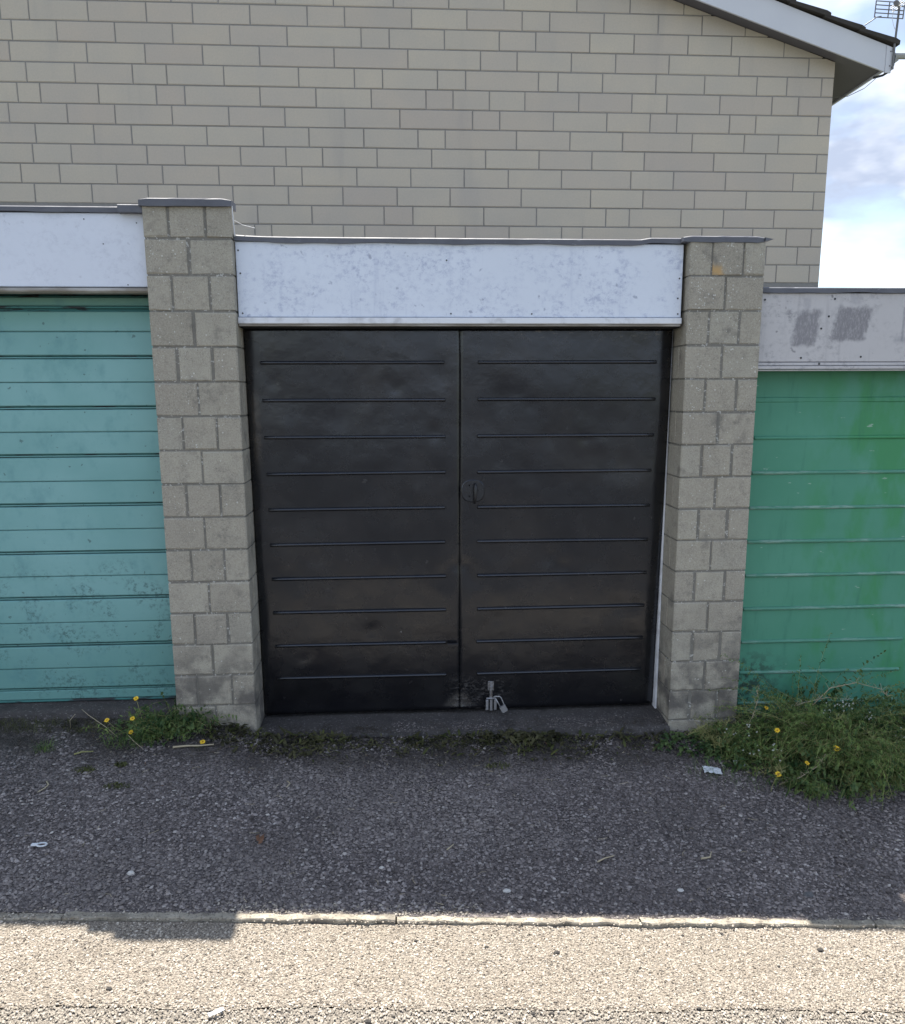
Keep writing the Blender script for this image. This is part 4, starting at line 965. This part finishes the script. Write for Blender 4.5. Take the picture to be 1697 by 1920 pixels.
# ------------------------------------------------------------------ litter, sticks and single stones
def lump_stone(name, x, y, r, m_, label, flat=.6, group=None):
    m = MB(); n = 7; z = zgr(x, y)
    for k, (rr, zz) in enumerate(((.75, -.25), (1, .25), (.8, .75), (.25, 1))):
        for i in range(n):
            a = 6.283*i/n+k*.3; q = r*rr*U(.8, 1.15); m.v.append((x+q*math.cos(a), y+q*math.sin(a)*.75, z+r*flat*zz*U(.85, 1.1)))
    m.f = [(k*n+i, k*n+(i+1) % n, (k+1)*n+(i+1) % n, (k+1)*n+i) for k in range(3) for i in range(n)]+[tuple(range(3*n, 4*n))]
    tag(m.build(name, M[m_]), label, 'stone', group)
lump_stone('stone', .083, -1.111, .017, 'ptstone', 'pale grey pebble lying on the dark chippings at the left', .7)
lump_stone('stone', 2.761, -1.236, .022, 'greystone', 'large dark grey stone on the chippings near the kerb at the right', .55)
lump_stone('stone', 1.55, -1.20, .018, 'ptstone', 'flat pale grey stone on the chippings behind the middle of the kerb', .4)
lump_stone('stone', 1.06, -1.06, .014, 'ptstone', 'small whitish stone on the chippings before the left black door leaf', .5)
lump_stone('stone', 2.25, -1.20, .015, 'ptstone', 'pale flat stone on the chippings between the middle and the right of the kerb', .4)
GD = 'dark clods on the sunlit road'
for x, y, r, lab in ((1.689, -1.524, .013, 'largest dark round clod near the middle of the sunlit road'), (2.662, -1.520, .013, 'dark flat clod on the road at the right'),
                     (.187, -1.674, .011, 'dark reddish clod on the road at the left below the shadow'), (.032, -1.452, .007, 'small dark clod on the road left of the shadow'),
                     (1.19, -1.455, .009, 'dark clod on the road close under the middle kerb joint'), (1.44, -1.49, .009, 'angular dark clod left of the largest one'),
                     (1.00, -1.535, .007, 'small dark clod on the road right of the shadow'), (2.33, -1.425, .009, 'dark clod close to the kerb at the right'), (2.18, -1.43, .007, 'little dark clod near the kerb left of another'),
                     (1.97, -1.60, .007, 'small dark clod in the road centre right'), (2.47, -1.60, .007, 'small dark clod to the lower left of the flat one'),
                     (1.03, -1.83, .013, 'dark clod at the bottom edge of the road'), (1.56, -1.80, .009, 'left of a pair of dark clods low on the road'), (1.62, -1.80, .009, 'right of a pair of dark clods low on the road'), (2.11, -1.79, .008, 'dark clod low on the road at the right')):
    lump_stone('clod', x, y, r, 'dkstone', lab, .6, GD)
def scrap(name, x, y, a, w_, l, label, crumple=.006, cat='paper'):
    m = MB(); n = 6; ca, sa = math.cos(a), math.sin(a)
    for j in range(n+1):
        for i in range(n+1):
            px, py = (i/n-.5)*l, (j/n-.5)*w_; X_, Y_ = x+px*ca-py*sa+U(-.001, .001), y+px*sa+py*ca
            m.v.append((X_, Y_, zgr(X_, Y_)+.011+abs(math.sin(i*1.7+j*.9))*crumple+U(0, crumple*.5)))
    m.f = [(j*(n+1)+i, j*(n+1)+i+1, (j+1)*(n+1)+i+1, (j+1)*(n+1)+i) for j in range(n) for i in range(n)]
    o = m.build(name, M['paper'], fix=False); md_ = o.modifiers.new('thick', 'SOLIDIFY'); md_.thickness = .0008; tag(o, label, cat)
scrap('paper_scrap', 2.684, -.396, -.15, .055, .088, 'flat white paper scrap on the chippings at the edge of the weed bank')
scrap('crumpled_paper', 2.845, -.345, -.7, .030, .055, 'crumpled white paper stuck in the weeds behind the flat scrap', .018)
scrap('litter_chip', .555, -1.79, .6, .016, .050, 'long white scrap on the sunlit road at the bottom left', .003, 'litter')
rl = thing('ring_pull', (-.321, -.944, zgr(-.321, -.944)), 'small white ring shaped scrap on the chippings at the far left', 'litter')
m = MB(); q = [(-.321+.020*math.cos(6.283*k/12), -.944+.013*math.sin(6.283*k/12), zgr(-.321, -.944)+.013) for k in range(13)]; m.tube(q, .0038, 5); m.build('ring', M['paper'], rl, True)
m = MB(); m.cbox(-.362, -.336, -.952, -.936, zgr(-.35, -.944)+.010, zgr(-.35, -.944)+.016, .001); m.build('tab', M['paper'], rl)
m = MB(); p = Vector((.552, -.893, zgr(.552, -.893)+.008))
m.ribbon([p+Vector((0, -.035, 0)), p+Vector((.004, -.015, .010)), p+Vector((0, .01, .008)), p+Vector((.008, .038, .004))], .034, (1, .1, .35)); m.ribbon([p+Vector((-.012, -.02, .004)), p+Vector((-.016, .0, .012)), p+Vector((-.012, .03, .006))], .02, (1, 0, -.5))
tag(m.build('dead_leaf', M['brown'], fix=False), 'curled reddish brown dead leaf alone on the chippings', 'leaf')
def stick(pts, r, label, m_='straw'):
    P = [(x, y, zgr(x, y)+z) for x, y, z in pts]; m = MB(); m.tube(P, [r*(1-.5*i/len(P)) for i in range(len(P))], 6); tag(m.build('stick', M[m_], smooth=True), label, 'stick')
stick([(.016, -.225, .010), (.08, -.214, .013), (.14, -.212, .012), (.21, -.198, .012)], .0055, 'straight pale stick on the ground before the taller pillar')
stick([(-.47, -.52, .010), (-.452, -.545, .010), (-.455, -.575, .012), (-.475, -.605, .010)], .0035, 'bent pale twig on the chippings at the far left')
stick([(.60, -.44, .01), (.617, -.465, .012), (.605, -.50, .01)], .003, 'forked pale twig on the chippings before the left black door leaf')
stick([(1.33, -.955, .010), (1.36, -.925, .013)], .003, 'short yellowish straw on the chippings in the middle')
stick([(1.95, -1.05, .010), (1.985, -1.03, .013), (2.03, -1.01, .010)], .0032, 'pale straw on the chippings right of the middle')
stick([(2.40, -1.02, .010), (2.44, -1.015, .013), (2.455, -.99, .018)], .004, 'pale hooked twig on the chippings at the right')
stick([(-.43, -.30, .010), (-.40, -.285, .014), (-.35, -.27, .010)], .004, 'grey twig on the chippings by the lone grass tuft', 'stem')
